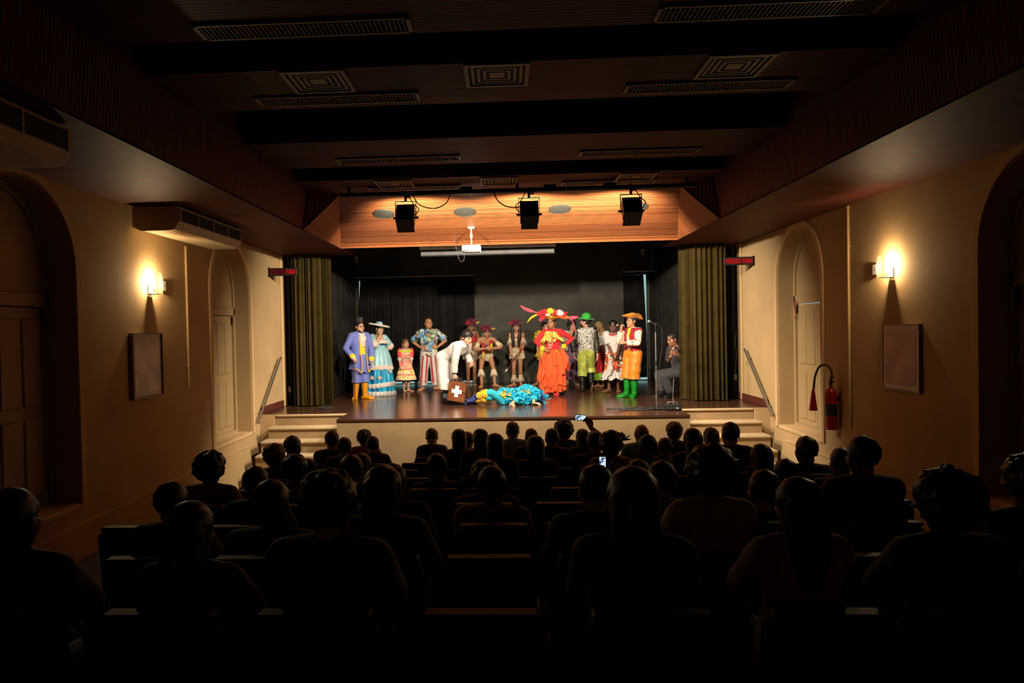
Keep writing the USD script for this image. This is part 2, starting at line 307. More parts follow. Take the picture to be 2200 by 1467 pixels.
# ceiling: wood slats; lower side soffits, flat slabs with deep coves between, a sloping fascia over the stage
ceil = thing('ceiling', kind='structure')
CZ, CV, SZ = 4.64, 5.02, 4.05
XI, XT = 3.10, 3.00
covers = [(5.24, 5.87), (6.89, 8.13), (9.40, 10.22)]
edges = [-1.6] + [v for c in covers for v in c] + [11.25]
for a, b in zip(edges[0::2], edges[1::2]):
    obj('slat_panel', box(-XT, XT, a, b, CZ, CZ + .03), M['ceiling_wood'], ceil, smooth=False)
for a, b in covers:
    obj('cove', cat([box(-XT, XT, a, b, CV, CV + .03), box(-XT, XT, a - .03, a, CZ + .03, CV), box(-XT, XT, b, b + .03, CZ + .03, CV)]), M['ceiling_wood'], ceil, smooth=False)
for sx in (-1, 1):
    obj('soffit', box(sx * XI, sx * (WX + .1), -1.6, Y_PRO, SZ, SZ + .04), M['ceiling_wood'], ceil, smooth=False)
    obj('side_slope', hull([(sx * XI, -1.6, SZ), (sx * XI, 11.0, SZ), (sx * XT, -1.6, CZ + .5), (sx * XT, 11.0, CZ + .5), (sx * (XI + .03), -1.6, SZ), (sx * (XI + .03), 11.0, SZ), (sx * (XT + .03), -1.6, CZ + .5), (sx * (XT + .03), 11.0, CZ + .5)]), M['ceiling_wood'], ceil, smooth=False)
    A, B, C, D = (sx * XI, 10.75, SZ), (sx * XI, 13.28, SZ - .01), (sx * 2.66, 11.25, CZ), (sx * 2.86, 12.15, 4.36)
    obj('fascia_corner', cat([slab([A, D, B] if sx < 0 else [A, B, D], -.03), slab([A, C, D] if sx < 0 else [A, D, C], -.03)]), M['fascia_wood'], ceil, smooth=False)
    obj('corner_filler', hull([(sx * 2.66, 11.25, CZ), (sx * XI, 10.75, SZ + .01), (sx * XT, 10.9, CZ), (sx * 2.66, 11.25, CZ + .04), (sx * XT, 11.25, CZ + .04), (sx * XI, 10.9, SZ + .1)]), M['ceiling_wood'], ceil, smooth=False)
fp = [(11.25, CZ), (11.7, 4.505), (12.15, 4.375), (12.6, 4.255), (12.85, 4.195), (13.02, 4.15), (13.14, 4.105), (13.21, 4.06), (13.24, 4.02), (13.28, 4.02), (13.30, 4.4), (11.25, 4.75)]
fv = []
L_, R_ = [], []
for (y, z) in fp:
    t = np.clip((y - 11.25) / (13.24 - 11.25), 0, 1); hwid = 2.66 + (XI - 2.66) * t if t < 1 else XI
    if y <= 12.15: hwid = 2.66 + (2.86 - 2.66) * (y - 11.25) / .9
    else: hwid = 2.86 + (XI - 2.86) * min(1, (y - 12.15) / (13.28 - 12.15))
    L_.append((-hwid, y, z)); R_.append((hwid, y, z))
n_ = len(fp); V = np.array(L_ + R_); F = []
for i in range(n_):
    j = (i + 1) % n_; F += [[i, j, j + n_], [i, j + n_, i + n_]]
tri = trimesh.creation.triangulate_polygon(sg.Polygon(fp), engine='earcut')
F += [list(f) for f in tri[1]] + [[a + n_, c + n_, b + n_] for a, b, c in tri[1]]
fas = trimesh.Trimesh(V, np.array(F), process=False); fas.fix_normals()
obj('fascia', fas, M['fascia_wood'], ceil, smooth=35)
obj('ceiling_void', box(-WX - .4, WX + .4, -1.9, Y_BACK + .3, 5.2, 5.25), M['black_paint'], ceil, smooth=False)

# stage house: floor, front, back wall, black side walls
wood_slats('stage_boards', 'y', .11, (.045, .018, .010), (.085, .036, .019), gap=.03, rough=.2, grain=(.7, 14, 14), dark=.6, relief=.12)
st = thing('stage', kind='structure')
obj('stage_floor', prism(sg.Polygon([(-2.95, Y_FRONT - .012), (2.95, Y_FRONT - .012), (2.95, Y_STEP), (WX, Y_STEP), (WX, Y_BACK), (-WX, Y_BACK), (-WX, Y_STEP), (-2.95, Y_STEP)]), .035, 'z', STZ - .035), M['stage_boards'], st, smooth=False)
obj('front_panel', box(-2.95, 2.95, Y_FRONT, Y_FRONT + .12, FZ, STZ - .035), M['concrete'], st, smooth=False)
for sx in (-1, 1):
    obj('side_panel', box(sx * 2.95, sx * 2.83, Y_FRONT + .12, Y_STEP, FZ, STZ - .035), M['concrete'], st, smooth=False)
for sx in (-1, 1):
    stp = thing('staircase', ('left' if sx < 0 else 'right') + ' flight of pale stone steps from the hall up to the stage', 'steps', kind='structure')
    for q in range(6):                                     # q = 0 the top step
        z1 = STZ - .2 * q; y1 = Y_STEP - .30 * q
        x0, x1 = sorted((sx * 2.952, sx * (4.28 + .04 * min(q, 2))))
        step = obj('step', box(x0, x1, y1, y1 + (.30 if q else .02), max(FZ, z1 - .2), z1 - .045 if q else STZ - .05), M['concrete'], stp, smooth=False)
        obj('tread', bbox(x0, x1, y1 - .03, y1 + .30 if q else y1 - .002, z1 - .045, z1 if q else z1 - .002, .012), M['step_nosing'], step)
    x0, x1 = sorted((sx * (4.285), sx * (WX - .002)))
    obj('cheek_wall', box(x0, x1, Y_STEP - .03, Y_STEP - .004, FZ, STZ), M['cream_plaster'], stp, smooth=False)
obj('wall_stage_back', box(-WX - .3, WX + .3, Y_BACK, Y_BACK + .2, 0, 5.2), M['back_wall_black'], smooth=False, kind='structure')
for side, sx in (('left', -1), ('right', 1)):
    obj('wall_stage_' + side, box(sx * WX, sx * (WX + .3), Y_PRO, Y_BACK, 0, 5.2), M['back_wall_black'], smooth=False, kind='structure')
    obj('trim_5' if sx < 0 else 'trim_6', box(sx * (WX - .09), sx * WX, Y_PRO - .05, Y_PRO + .04, STZ, SZ), M['black_paint'], smooth=False, kind='structure')
obj('ceiling_stage', box(-WX, WX, Y_PRO - .9, Y_BACK, 5.0, 5.03), M['stage_ceiling'], smooth=False, kind='structure')

# ------------------------------------------------------------------ curtains
c = thing('stage_curtain', 'tall olive velvet curtain gathered at the left edge of the stage', 'curtain', group='olive side curtains')
obj('cloth', drape([(-4.30, 14.25), (-3.9, 14.25), (-3.56, 14.5)], STZ + .02, 4.2, .085, .042, seed=3), M['olive_velvet'], c, smooth=60)
obj('rail', cyl((-4.4, 14.25, 4.2), (-3.5, 14.4, 4.2), .02), M['black_metal'], c)
c = thing('stage_curtain', 'tall olive velvet curtain gathered at the right edge of the stage', 'curtain', group='olive side curtains')
obj('cloth', drape([(3.40, 14.45), (3.62, 14.2), (4.18, 14.1)], STZ + .02, 4.2, .085, .042, seed=8), M['olive_velvet'], c, smooth=60)
obj('rail', cyl((3.3, 14.3, 4.2), (4.3, 14.1, 4.2), .02), M['black_metal'], c)
obj('side_drape', drape([(-3.98, 14.95), (-4.02, 17.0), (-4.12, 19.5)], STZ + .01, 4.5, .16, .045, seed=5), M['black_drape'], smooth=60, label='long black drape along the left side of the stage', cat='curtain', group='black side drapes')
obj('side_drape', drape([(3.78, 15.0), (3.86, 17.0), (3.98, 19.5)], STZ + .01, 4.5, .16, .045, seed=6), M['black_drape'], smooth=60, label='long black drape along the right side of the stage', cat='curtain', group='black side drapes')
# two windows in the back wall, black curtains in front of them
for nm, x0, x1, cx0, cx1, lab in (('window_5', -4.03, -.95, -4.04, -.86, 'wide black pleated curtain over the back window, left of centre stage'), ('window_6', 3.22, 3.79, 3.16, 3.765, 'narrow black curtain over the back window at right of stage')):
    wn = thing(nm, kind='structure')
    obj('window_pane', box(x0, x1, Y_BACK - .012, Y_BACK - .004, STZ + .02, 3.86), M['daylight_cyan'], wn, smooth=False)
    for a, b, q, w in ((x0 - .04, x0, STZ, 3.9), (x1, x1 + .04, STZ, 3.9), (x0, x1, 3.86, 3.9)):
        obj('window_frame', box(a, b, Y_BACK - .03, Y_BACK - .001, q, w), M['black_paint'], wn, smooth=False)
    if nm == 'window_5': obj('mullion', box(-2.55, -2.45, Y_BACK - .03, Y_BACK - .013, STZ + .02, 3.86), M['black_paint'], wn, smooth=False)
    cu = thing('back_curtain', lab, 'curtain')
    yc = Y_BACK - .14
    m = drape([(cx0, yc), (cx1, yc)], STZ + (.075 if nm == 'window_5' else .09), 3.90, .10 if nm == 'window_5' else .08, .03, seed=11, scallop=.03)
    v = m.vertices
    if nm == 'window_5':                                    # the outer top corner has slipped and lets daylight in
        g = np.clip((v[:, 2] - 2.3) / 1.6, 0, 1) ** 1.5; v[:, 0] += g * .07 * np.clip(1 - (v[:, 0] - cx0) / .6, 0, 1)
    else:
        g = np.clip((v[:, 2] - 2.2) / 1.7, 0, 1); v[:, 0] -= g * .07 * np.clip((v[:, 0] - cx0) / (cx1 - cx0), 0, 1); v[:, 2] -= .06 * np.clip((v[:, 2] - 3.5) / .4, 0, 1)
    m.vertices = v
    obj('cloth', m, M['black_drape'], cu, smooth=60)
    obj('curtain_rod', cyl((min(x0, cx0) - .05, yc, 3.94), (max(x1, cx1) + (.28 if nm == 'window_6' else .03), yc, 3.94), .016), M['white_metal'], cu)
    for xx in (min(x0, cx0) - .03, max(x1, cx1) + .01):
        obj('bracket', box(xx - .012, xx + .012, yc - .02, Y_BACK - .002, 3.925, 3.955), M['white_metal'], cu, smooth=False)
obj('corner_drape', drape([(3.86, Y_BACK - .07), (4.12, Y_BACK - .07)], STZ + .01, 3.9, .09, .02, seed=14), M['black_drape'], smooth=60, label='black drape strip in the back right corner of the stage', cat='curtain')

# retracted projection screen, projector, sensors on the stage wall
s = thing('projection_screen', 'rolled up projection screen, white case with black lower band, above the stage', 'screen')
obj('case', bbox(-1.68, .93, 13.84, 13.95, 4.03, 4.11, .01), M['screen_white'], s); obj('screen_cloth', box(-1.66, .90, 13.88, 13.91, 3.91, 4.03), M['black_paint'], s, smooth=False)
obj('bottom_bar', cyl((-1.66, 13.895, 3.91), (.91, 13.895, 3.91), .018), M['black_metal'], s)
for xx in (-1.5, .8): obj('hanger', cyl((xx, 13.895, 4.10), (xx, 13.895, 5.0), .008), M['black_metal'], s)
px, py, pz = -.63, 12.62, 3.88
pr = thing('projector', 'white projector hanging from the wooden fascia', 'projector', (px, py, pz))
obj('housing', bbox(-.165, .165, -.13, .13, -.055, .06, .02), M['white_plastic'], pr)
obj('lens', cyl((.07, .12, 0), (.07, .17, 0), .035), M['black_metal'], pr)
obj('mount_pole', cyl((0, 0, .06), (0, 0, .36), .012), M['white_metal'], pr); obj('mount_joint', cyl((0, 0, .2), (0, 0, .27), .022), M['white_plastic'], pr)
obj('ceiling_plate', bbox(-.06, .06, -.05, .05, .355, .38, .006), M['white_plastic'], pr)
for xx in (-.07, .0, .08): obj('socket', box(xx - .008, xx + .008, -.134, -.128, -.03, -.015), M['black_metal'], pr, smooth=False)
obj('cable', tube(curve([(-.30, -.05, .32), (-.28, -.1, .1), (-.24, -.14, -.1), (-.19, -.15, -.22), (-.13, -.15, -.2), (-.12, -.14, -.08), (-.12, -.132, -.04)], 30), .004, 6), M['grey_grille'], pr)
obj('cable', tube(curve([(-.27, -.1, .05), (-.22, -.14, -.02), (-.13, -.15, -.045), (-.05, -.134, -.03)], 20), .005, 6), M['black_metal'], pr)
for x, z, l in ((3.72, 4.46, 'small cream motion sensor high on the back wall at right'), (-4.1, 4.46, 'small pale sensor high in the back left corner of the stage')):
    se = thing('motion_sensor', l, 'sensor', (x, Y_BACK, z)); obj('sensor_body', bbox(-.05, .05, -.07, 0, -.08, .08, .02), M['white_plastic'], se); obj('sensor_eye', lathe([(0, 0), (.03, 0), (.02, .02), (0, .025)], 10, (0, 0, 0)).apply_transform(trimesh.transformations.rotation_matrix(math.pi / 2, [1, 0, 0])).apply_translation((0, -.07, -.03)), M['grey_grille'], se)

# ------------------------------------------------------------------ lamp bar with three floodlights
BY, BZ = 10.78, 4.535
bar = thing('lighting_bar', 'long black lighting bar under the ceiling in front of the stage', 'lighting bar')
obj('pipe', cyl((-2.52, BY, BZ), (2.75, BY, BZ), .032, 16), M['black_metal'], bar); obj('cable_duct', box(-2.45, 2.6, BY + .03, BY + .08, BZ - .03, BZ + .03), M['black_metal'], bar, smooth=False)
for xx in (-2.38, .14, 2.62): obj('ceiling_post', box(xx - .022, xx + .022, BY - .02, BY + .02, BZ, CZ), M['black_metal'], bar, smooth=False)
for xx in (-.62, .62, 1.5): obj('socket_box', bbox(xx - .09, xx + .09, BY - .05, BY + .05, BZ + .02, BZ + .065, .006), M['black_metal'], bar, smooth=False)
LAMPS = [(-1.53, 4.17, 0), (.31, 4.17, 0), (1.81, 4.18, 0)]
emission('lamp_lens', (1, .82, .6), 6.0)
for n, (lx, lz, lr) in enumerate(LAMPS):
    fx = thing('stage_light', ['black floodlight hanging at the left of the lighting bar', 'black floodlight in the middle of the lighting bar', 'black floodlight at the right of the lighting bar'][n], 'stage light', (lx, BY, lz), lr, group='floodlights on the bar')
    T = lambda m: moved(m, rx=-34)
    el, er = (.155, .03) if n == 0 else (.03, .155) if n == 2 else (.03, .03)       # the outer lamps have a long blind towards the wall
    shell = cat([box(-.135, .135, -.13, -.118, -.15, .15), box(-.135, -.123, -.12, el, -.15, .15), box(.123, .135, -.12, er, -.15, .15), box(-.123, .123, -.12, .055, .138, .15), box(-.123, .123, -.12, .155, -.15, -.138)])
    obj('housing', T(shell), M['black_metal'], fx, smooth=False)
    obj('lens', T(box(-.12, .12, -.075, -.07, -.135, .135)), M['lamp_lens'], fx, smooth=False)
    for q in range(3): obj('cooling_rib', T(box(-.11, .11, -.137, -.129, -.09 + .08 * q, -.075 + .08 * q)), M['black_metal'], fx, smooth=False)
    obj('yoke', cat([box(-.158, -.150, -.015, .015, -.03, .245), box(.150, .158, -.015, .015, -.03, .245), box(-.158, .158, -.015, .015, .24, .248)]), M['black_metal'], fx, smooth=False)
    for s_ in (-1, 1): obj('knob', cyl((s_ * .136, 0, 0), (s_ * .19, 0, 0), .016, 10), M['black_metal'], fx)
    hk = obj('hook_clamp', bbox(-.018, .018, -.03, .03, .245, .40, .006), M['black_metal'], fx); obj('clamp_screw', cyl((.018, 0, .31), (.075, 0, .31), .014, 8), M['black_metal'], hk)
    s_ = 1 if n != 1 else -1
    obj('power_cable', tube(curve([(s_ * .03, -.05, .36), (s_ * .12, -.05, .2), (s_ * .2, -.05, .12), (s_ * .15, -.08, .03), (s_ * .09, -.12, .02)], 24), .007, 6), M['rubber'], fx)
    d = np.array([math.sin(math.radians(-lr)), math.cos(math.radians(38)), -math.sin(math.radians(38))])
    lg = UsdLux.SphereLight.Define(stage, path_of(fx) + '/bulb')
    lg.CreateRadiusAttr(.05); lg.CreateIntensityAttr(SPOT_POWER); lg.CreateColorAttr(Gf.Vec3f(*SPOT_COLOR))
    sh = UsdLux.ShapingAPI.Apply(lg.GetPrim()); sh.CreateShapingConeAngleAttr(76.0); sh.CreateShapingConeSoftnessAttr(.3)
    p0 = np.array([0, .0, .0]); aim(lg, p0, p0 + np.array([0, math.cos(math.radians(38)), -math.sin(math.radians(38))]))
obj('loose_cable', tube(curve([(-1.42, BY + .04, 4.5), (-1.32, BY + .02, 4.36), (-1.1, BY, 4.30), (-.92, BY + .01, 4.38), (-.85, BY + .03, 4.55)], 30), .008, 6), M['rubber'], label='black cable looping under the bar beside the left floodlight', cat='cable')
obj('loose_cable', tube(curve([(-.22, BY + .03, 4.56), (-.16, BY, 4.4), (-.05, BY, 4.31), (.08, BY, 4.28), (.18, BY - .05, 4.28)], 30), .008, 6), M['rubber'], label='black cable drooping from the bar to the middle floodlight', cat='cable')

# round loudspeakers let into the fascia
def fascia_z(y): return float(np.interp(y, [q[0] for q in fp[:9]], [q[1] for q in fp[:9]]))
for n, xx in enumerate((-2.05, -.70, .86, 2.12)):
    y = 11.95; z = fascia_z(y); tilt = math.degrees(math.atan2(-.125, .45))
    sp = thing('ceiling_speaker', f'{["first", "second", "third", "fourth"][n]} round grey ceiling loudspeaker from the left in the wooden fascia', 'loudspeaker', (xx, y, z - .012), group='round speakers in the fascia')
    obj('grille', moved(lathe([(0, -.012), (.14, -.010), (.165, 0), (.165, .008), (0, .008)], 36), rx=tilt), M['grey_grille'], sp, smooth=40); obj('rim', moved(lathe([(.163, -.008), (.178, -.004), (.178, .008), (.163, .008), (.163, -.008)], 36), rx=tilt), M['grey_grille'], sp)

# ceiling luminaires with louvres, and square air diffusers
mat('luminaire_frame', (.17, .13, .10), .5)
def luminaire(x0, x1, y, lab):
    t = thing('ceiling_luminaire', lab, 'ceiling light', ((x0 + x1) / 2, y, CZ), group='long louvred ceiling lights')
    h, w = (x1 - x0) / 2, .125
    obj('frame', cat([box(-h, h, -w, -w + .02, -.02, 0), box(-h, h, w - .02, w, -.02, 0), box(-h, -h + .03, -w, w, -.02, 0), box(h - .03, h, -w, w, -.02, 0)]), M['luminaire_frame'], t, smooth=False)
    obj('reflector', box(-h + .03, h - .03, -w + .02, w - .02, -.004, -.001), M['dark_void'], t, smooth=False)
    obj('louvre', cat([box(x - .003, x + .003, -w + .02, w - .02, -.018, -.005) for x in np.linspace(-h + .05, h - .05, 44)]), M['luminaire_frame'], t, smooth=False, kind='stuff')
    for yy in (-.045, .045): obj('tube', cyl((-h + .06, yy, -.009), (h - .06, yy, -.009), .004, 6), M['luminaire_frame'], t)
for r, (y, a, b) in enumerate(((5.06, (-2.24, -.72), (.97, 2.49)), (6.62, (-2.34, -.84), (1.02, 2.50)), (9.02, (-2.15, -.6), (.87, 2.33)), (10.86, (-2.09, -.69), (.80, 2.19)))):
    for sd, (x0, x1) in (('left', a), ('right', b)):
        luminaire(x0, x1, y, f'dark louvred ceiling light, {["nearest the camera", "second row", "third row", "row closest to the stage"][r]}, {sd} of the middle')
def diffuser(x, y, lab):
    t = thing('air_diffuser', lab, 'air vent', (x, y, CZ), group='square air diffusers')
    for q, (a, b, z) in enumerate(((.27, .235, -.02), (.215, .19, -.012), (.165, .14, -.012), (.115, .09, -.012), (.065, .0, -.012))):
        o = sg.box(-a, -a, a, a).difference(sg.box(-b, -b, b, b)) if b else sg.box(-a, -a, a, a)
        obj('frame' if q == 0 else 'vane', prism(o, .012 if q else .02, 'z', z), M['luminaire_frame'], t, smooth=False)
    obj('duct_plate', box(-.235, .235, -.235, .235, -.003, -.001), M['dark_void'], t, smooth=False)
for y, rl in ((6.14, 'in the near row'), (10.55, 'close to the stage')):
    for x, sd in ((-1.65, 'left'), (-.13, 'middle'), (1.84, 'right')):
        diffuser(x, y, f'square air diffuser on the ceiling {rl}, {sd} one')
# ------------------------------------------------------------------ fittings on the hall walls
emission('bulb_glow', (1.0, .80, .50), 30.0); translucent('frosted_shade', (.9, .84, .70), .6)
def sconce(sx):
    y, z = 8.91, 3.13
    t = thing('wall_sconce', f'lit frosted wall sconce on the {"left" if sx < 0 else "right"} wall above the framed picture', 'wall lamp', (sx * WX, y, z), group='wall sconces')
    X = lambda a, b: tuple(sorted((-sx * a, -sx * b)))
    obj('wall_plate', bbox(*X(0.001, .014), -.05, .05, -.11, .0, .004), M['white_metal'], t)
    obj('tray', bbox(*X(.012, .13), -.055, .055, -.125, -.112, .004), M['white_metal'], t)
    arch = lambda w, h: sg.Polygon([(-w, -.12), (w, -.12)] + [(w * math.cos(a), h - w + w * math.sin(a)) for a in np.linspace(0, math.pi, 17)])
    ft = prism(arch(.075, .15), .008, 'x', -sx * .135 - .004)
    obj('shade', ft, M['frosted_shade'], t, smooth=20)
    n = 18; a = np.linspace(-.75, .75, n); r0 = .065
    A = np.array([[(-sx * (.07 + r0 * math.cos(u) * 0 + .0), math.sin(u) * r0, zz) for u in a] for zz in (-.11, .05)])
    obj('lamp_holder', cyl((-sx * .07, 0, -.112), (-sx * .07, 0, -.06), .018), M['white_metal'], t)
    bl = obj('bulb', moved(lathe([(0, -.03), (.012, -.028), (.022, -.005), (.022, .012), (.012, .03), (0, .034)], 14), (-sx * .07, 0, -.03)), M['bulb_glow'], t)
    lg = UsdLux.SphereLight.Define(stage, path_of(t) + '/light'); lg.CreateRadiusAttr(.03); lg.CreateIntensityAttr(SCONCE_POWER); lg.CreateColorAttr(Gf.Vec3f(*SCONCE_COLOR))
    UsdGeom.Xformable(lg).AddTranslateOp().Set(Gf.Vec3d(-sx * .07, 0, .015))
    jb = thing('junction_box', f'small metal junction box on the {"left" if sx < 0 else "right"} wall beside the sconce', 'electrical box', (sx * WX, y + .33, z + .0))
    obj('box_body', bbox(*X(.001, .04), -.05, .05, -.07, .07, .008), M['white_metal'], jb); obj('cover_screw', cyl((-sx * .03, 0, .0), (-sx * .043, 0, .0), .006, 8), M['black_metal'], jb)
sconce(-1); sconce(1)
def picture(sx, y0, y1, z0, z1, art, lab):
    t = thing('framed_picture', lab, 'picture', (sx * WX, (y0 + y1) / 2, (z0 + z1) / 2))
    w, h = (y1 - y0) / 2, (z1 - z0) / 2
    X = lambda a, b: tuple(sorted((-sx * a, -sx * b)))
    ring = sg.box(-w, -h, w, h).difference(sg.box(-w + .016, -h + .016, w - .016, h - .016))
    obj('frame', prism(ring, .05, 'x', X(.002, .036)[0]), M['picture_frame'], t, smooth=False)
    obj('mat_board', box(*X(.004, .03), -w + .02, w - .02, -h + .02, h - .02), M['white_metal'], t, smooth=False)
    obj('print', box(*X(.03, .033), -w + .07, w - .07, -h + .07, h - .07), M[art], t, smooth=False)
picture(-1, 8.37, 9.13, 1.72, 2.52, 'picture_paper', 'pale framed picture on the left wall under the sconce')
picture(1, 8.30, 9.08, 1.66, 2.45, 'picture_dark', 'dark framed picture on the right wall under the sconce')
for sx, z0, l in ((-1, 1.75, 'white vertical conduit on the left wall, below the air conditioner'), (1, 1.05, 'white vertical conduit running down the right wall')):
    t = thing('conduit', l, 'pipe', (sx * (WX - .018), 9.95, 0))
    obj('pipe', cyl((0, 0, z0), (0, 0, 3.73 if sx < 0 else 4.04), .016), M['cream_trim'], t)
    for z in np.linspace(z0 + .3, 3.5, 2): obj('clip', box(-.018, .018, -.020, .020, z - .008, z + .008), M['cream_trim'], t, smooth=False)
# handrails beside the steps
for sx in (-1, 1):
    a, b = np.array([sx * (WX - .07), 14.0, 2.0]), np.array([sx * (WX - .07), 12.66, .92])
    t = thing('handrail', f'sloping metal handrail on the {"left" if sx < 0 else "right"} wall beside the stage steps', 'handrail', group='handrails by the steps')
    obj('rail', cyl(a, b, .022, 14), M['steel'], t)
    for u in (.12, .86):
        q = a + (b - a) * u; br = obj('bracket', cyl(q, (sx * WX, q[1], q[2] - .05), .009), M['steel'], t); obj('rosette', cyl((sx * (WX - .008), q[1], q[2] - .05), (sx * (WX - .001), q[1], q[2] - .05), .03), M['steel'], br)
    obj('end_cap', cyl(b, b + (b - a) / np.linalg.norm(b - a) * .05, .026, 14), M['steel'], t)
# illuminated no-smoking signs
emission('sign_red', (1.0, .015, .02), .55); emission('sign_red_dim', (.55, .006, .015), .16); mat('sign_panel', (.05, .004, .006), .3)
def sign(sx):
    t = thing('illuminated_sign', f'red illuminated no smoking sign sticking out from the {"left" if sx < 0 else "right"} wall', 'sign', (sx * WX, 13.62, 3.645), group='red signs by the stage')
    w = .56
    x0, x1 = (0.012, w) if sx < 0 else (-w, -.012)
    obj('case', bbox(x0, x1, -.03, .03, -.075, .075, .008), M['black_metal'], t)
    obj('bracket', box(*sorted((0.0, -sx * .014)), -.04, .04, -.09, .09), M['black_metal'], t, smooth=False)
    words = ('PROIBIDO', 'FUMAR'); ws = (.30, .20); x = x0 + .018
    for wd, wl in zip(words, ws):
        obj('panel', box(x, x + wl, -.033, -.030, -.052, .052), M['sign_panel'], t, smooth=False)
        m = meshkit.text_mesh(wd, .062, .003, bold=True); ext = m.bounds[1] - m.bounds[0]
        m.apply_translation(-m.bounds[0]); m.apply_scale(1.0); m.vertices *= [(wl - .02) / ext[0], .085 / ext[1], 1]
        v = m.vertices.copy(); m.vertices = np.stack([v[:, 0] + x + .01, -v[:, 2] - .0335, v[:, 1] - .0425], 1)
        obj('lettering', m, M['sign_red_dim' if (wd == 'PROIBIDO' and sx < 0) else 'sign_red'], t, smooth=False, label=f'red letters {wd}')
        x += wl + .012
sign(-1); sign(1)
# ceiling-hung air conditioners along the left wall
def aircon(y0, y1, xw, xf, lab):
    t = thing('air_conditioner', lab, 'air conditioner', (0, 0, 0), group='air conditioners on the left side')
    z0, z1 = 3.75, SZ - .02
    body = [(xw, z0 + .05), (xw, z1), (xf, z1), (xf + .01, z0 + .10), (xf - .05, z0 + .01), (xf - .12, z0), (xw + .1, z0)]
    obj('housing', prism(sg.Polygon(body), y1 - y0, 'y', y0), M['ac_plastic'], t, smooth=25)
    obj('grille_panel', box(xf - .004, xf + .012, y0 + .06, y1 - .06, z0 + .11, z1 - .03), M['dark_void'], t, smooth=False)
    n = 4
    for q in range(n + 1):
        yy = y0 + .05 + (y1 - y0 - .1) * q / n; obj('grille_divider', box(xf - .002, xf + .018, yy - .012, yy + .012, z0 + .10, z1 - .02), M['ac_plastic'], t, smooth=False)
    for q in range(3): obj('louvre_blade', bbox(xf + .004, xf + .02, y0 + .06, y1 - .06, z0 + .13 + .05 * q, z0 + .137 + .05 * q, .002), M['dark_void'], t)
    obj('end_panel', prism(sg.Polygon(body).buffer(.006), .012, 'y', y0 - .012), M['ac_plastic'], t, smooth=25)
aircon(8.5, 10.6, -WX + .03, -3.98, 'cream air conditioner hanging under the ceiling between sconce and stage')
aircon(3.1, 5.22, -4.05, -3.29, 'dark air conditioner in the upper left corner, nearest the camera')
# fire extinguisher under the right-hand window
t = thing('fire_extinguisher', 'red fire extinguisher with black hose hanging on the right wall', 'fire extinguisher', (WX - .10, 10.33, .98))
obj('cylinder', lathe([(0, 0), (.07, 0), (.078, .02), (.078, .50), (.06, .56), (.025, .585), (.025, .62), (0, .62)], 24), M['extinguisher_red'], t, smooth=40)
obj('valve', cat([cyl((0, 0, .6), (0, 0, .67), .022), bbox(-.02, .02, -.06, .03, .66, .685, .005)]), M['black_metal'], t)
obj('handle', hull([(-.012, .02, .70), (.012, .02, .70), (-.012, -.11, .74), (.012, -.11, .74), (-.012, .02, .715), (.012, -.11, .75)]), M['black_metal'], t)
obj('hose', tube(curve([(0, .0, .66), (-.0, -.03, .80), (-.05, .0, .90), (-.13, .05, .88), (-.18, .08, .74), (-.20, .09, .55)], 30), .014, 8), M['rubber'], t)
obj('horn', moved(lathe([(0, 0), (.055, 0), (.05, .05), (.02, .28), (.012, .30), (0, .30)], 18), (-.205, .09, .26)), M['extinguisher_red'], t)
obj('wall_bracket', box(.07, .098, -.03, .03, .40, .46), M['black_metal'], t, smooth=False); obj('label', cyl((0, 0, .2), (0, 0, .36), .0795, 24), mat('label_dark', (.02, .015, .015), .4), t, smooth=30)
for x, y, z, l in ((-WX + .06, 14.60, 1.32, 'white socket plate low on the black strip left of the stage'), (WX - .06, 14.60, 1.42, 'white socket plate on the black strip right of the stage')):
    t = thing('socket_plate', l, 'socket', (x, y, z)); obj('plate', bbox(-.028, .028, -.02, .03, -.06, .06, .006), M['white_plastic'], t); obj('insert', box(-.014, .014, -.024, -.02, -.03, .03), M['white_metal'], t, smooth=False)
obj('wall_cable', tube(curve([(4.53, 14.61, 2.35), (4.51, 14.61, 2.1), (4.53, 14.61, 1.9), (4.51, 14.61, 1.65), (4.50, 14.60, 1.48)], 30), .008, 6), M['white_metal'], label='thin white cable running down the black strip right of the stage', cat='cable')

# ------------------------------------------------------------------ things standing on the stage
t = thing('microphone_stand', 'tall microphone on a chrome stand at the right of the stage', 'microphone stand', (2.60, 12.98, STZ))
obj('pole', cyl((0, 0, .02), (0, 0, 1.36), .0125, 12), M['steel'], t); obj('inner_tube', cyl((0, 0, .8), (0, 0, 1.50), .009, 10), M['black_metal'], t); obj('clutch', cyl((0, 0, .78), (0, 0, .85), .022, 12), M['black_metal'], t)
obj('base', lathe([(0, 0), (.16, 0), (.165, .012), (.12, .03), (.03, .05), (0, .05)], 28), M['black_metal'], t)
mic = obj('microphone', moved(cat([cyl((0, 0, 0), (0, 0, .17), .012, 12, .021)]), (.06, 0, 1.49), ry=-70), M['black_metal'], t)
obj('mic_head', moved(trimesh.creation.icosphere(2, .034), (-.11, 0, 1.555)), M['steel'], mic, smooth=True); obj('mic_clip', cyl((0, 0, 1.48), (0, 0, 1.53), .02, 10), M['black_metal'], mic)
obj('cable', tube(curve([(.06, 0, 1.49), (.11, .01, 1.42), (.12, .01, 1.2), (.08, .0, .9), (.03, -.01, .5), (.06, .0, .1), (.12, .05, .012)], 40), .005, 6), M['rubber'], t)
rng = np.random.default_rng(4)
pts = []
for q in range(90):
    a = q * .62; r = .13 + .05 * math.sin(q * .37); pts.append((1.95 + q * .0088 + r * math.cos(a) * 1.6, 12.88 + r * math.sin(a) * .9, STZ + .012 + .018 * (.5 + .5 * math.sin(q * 1.3))))
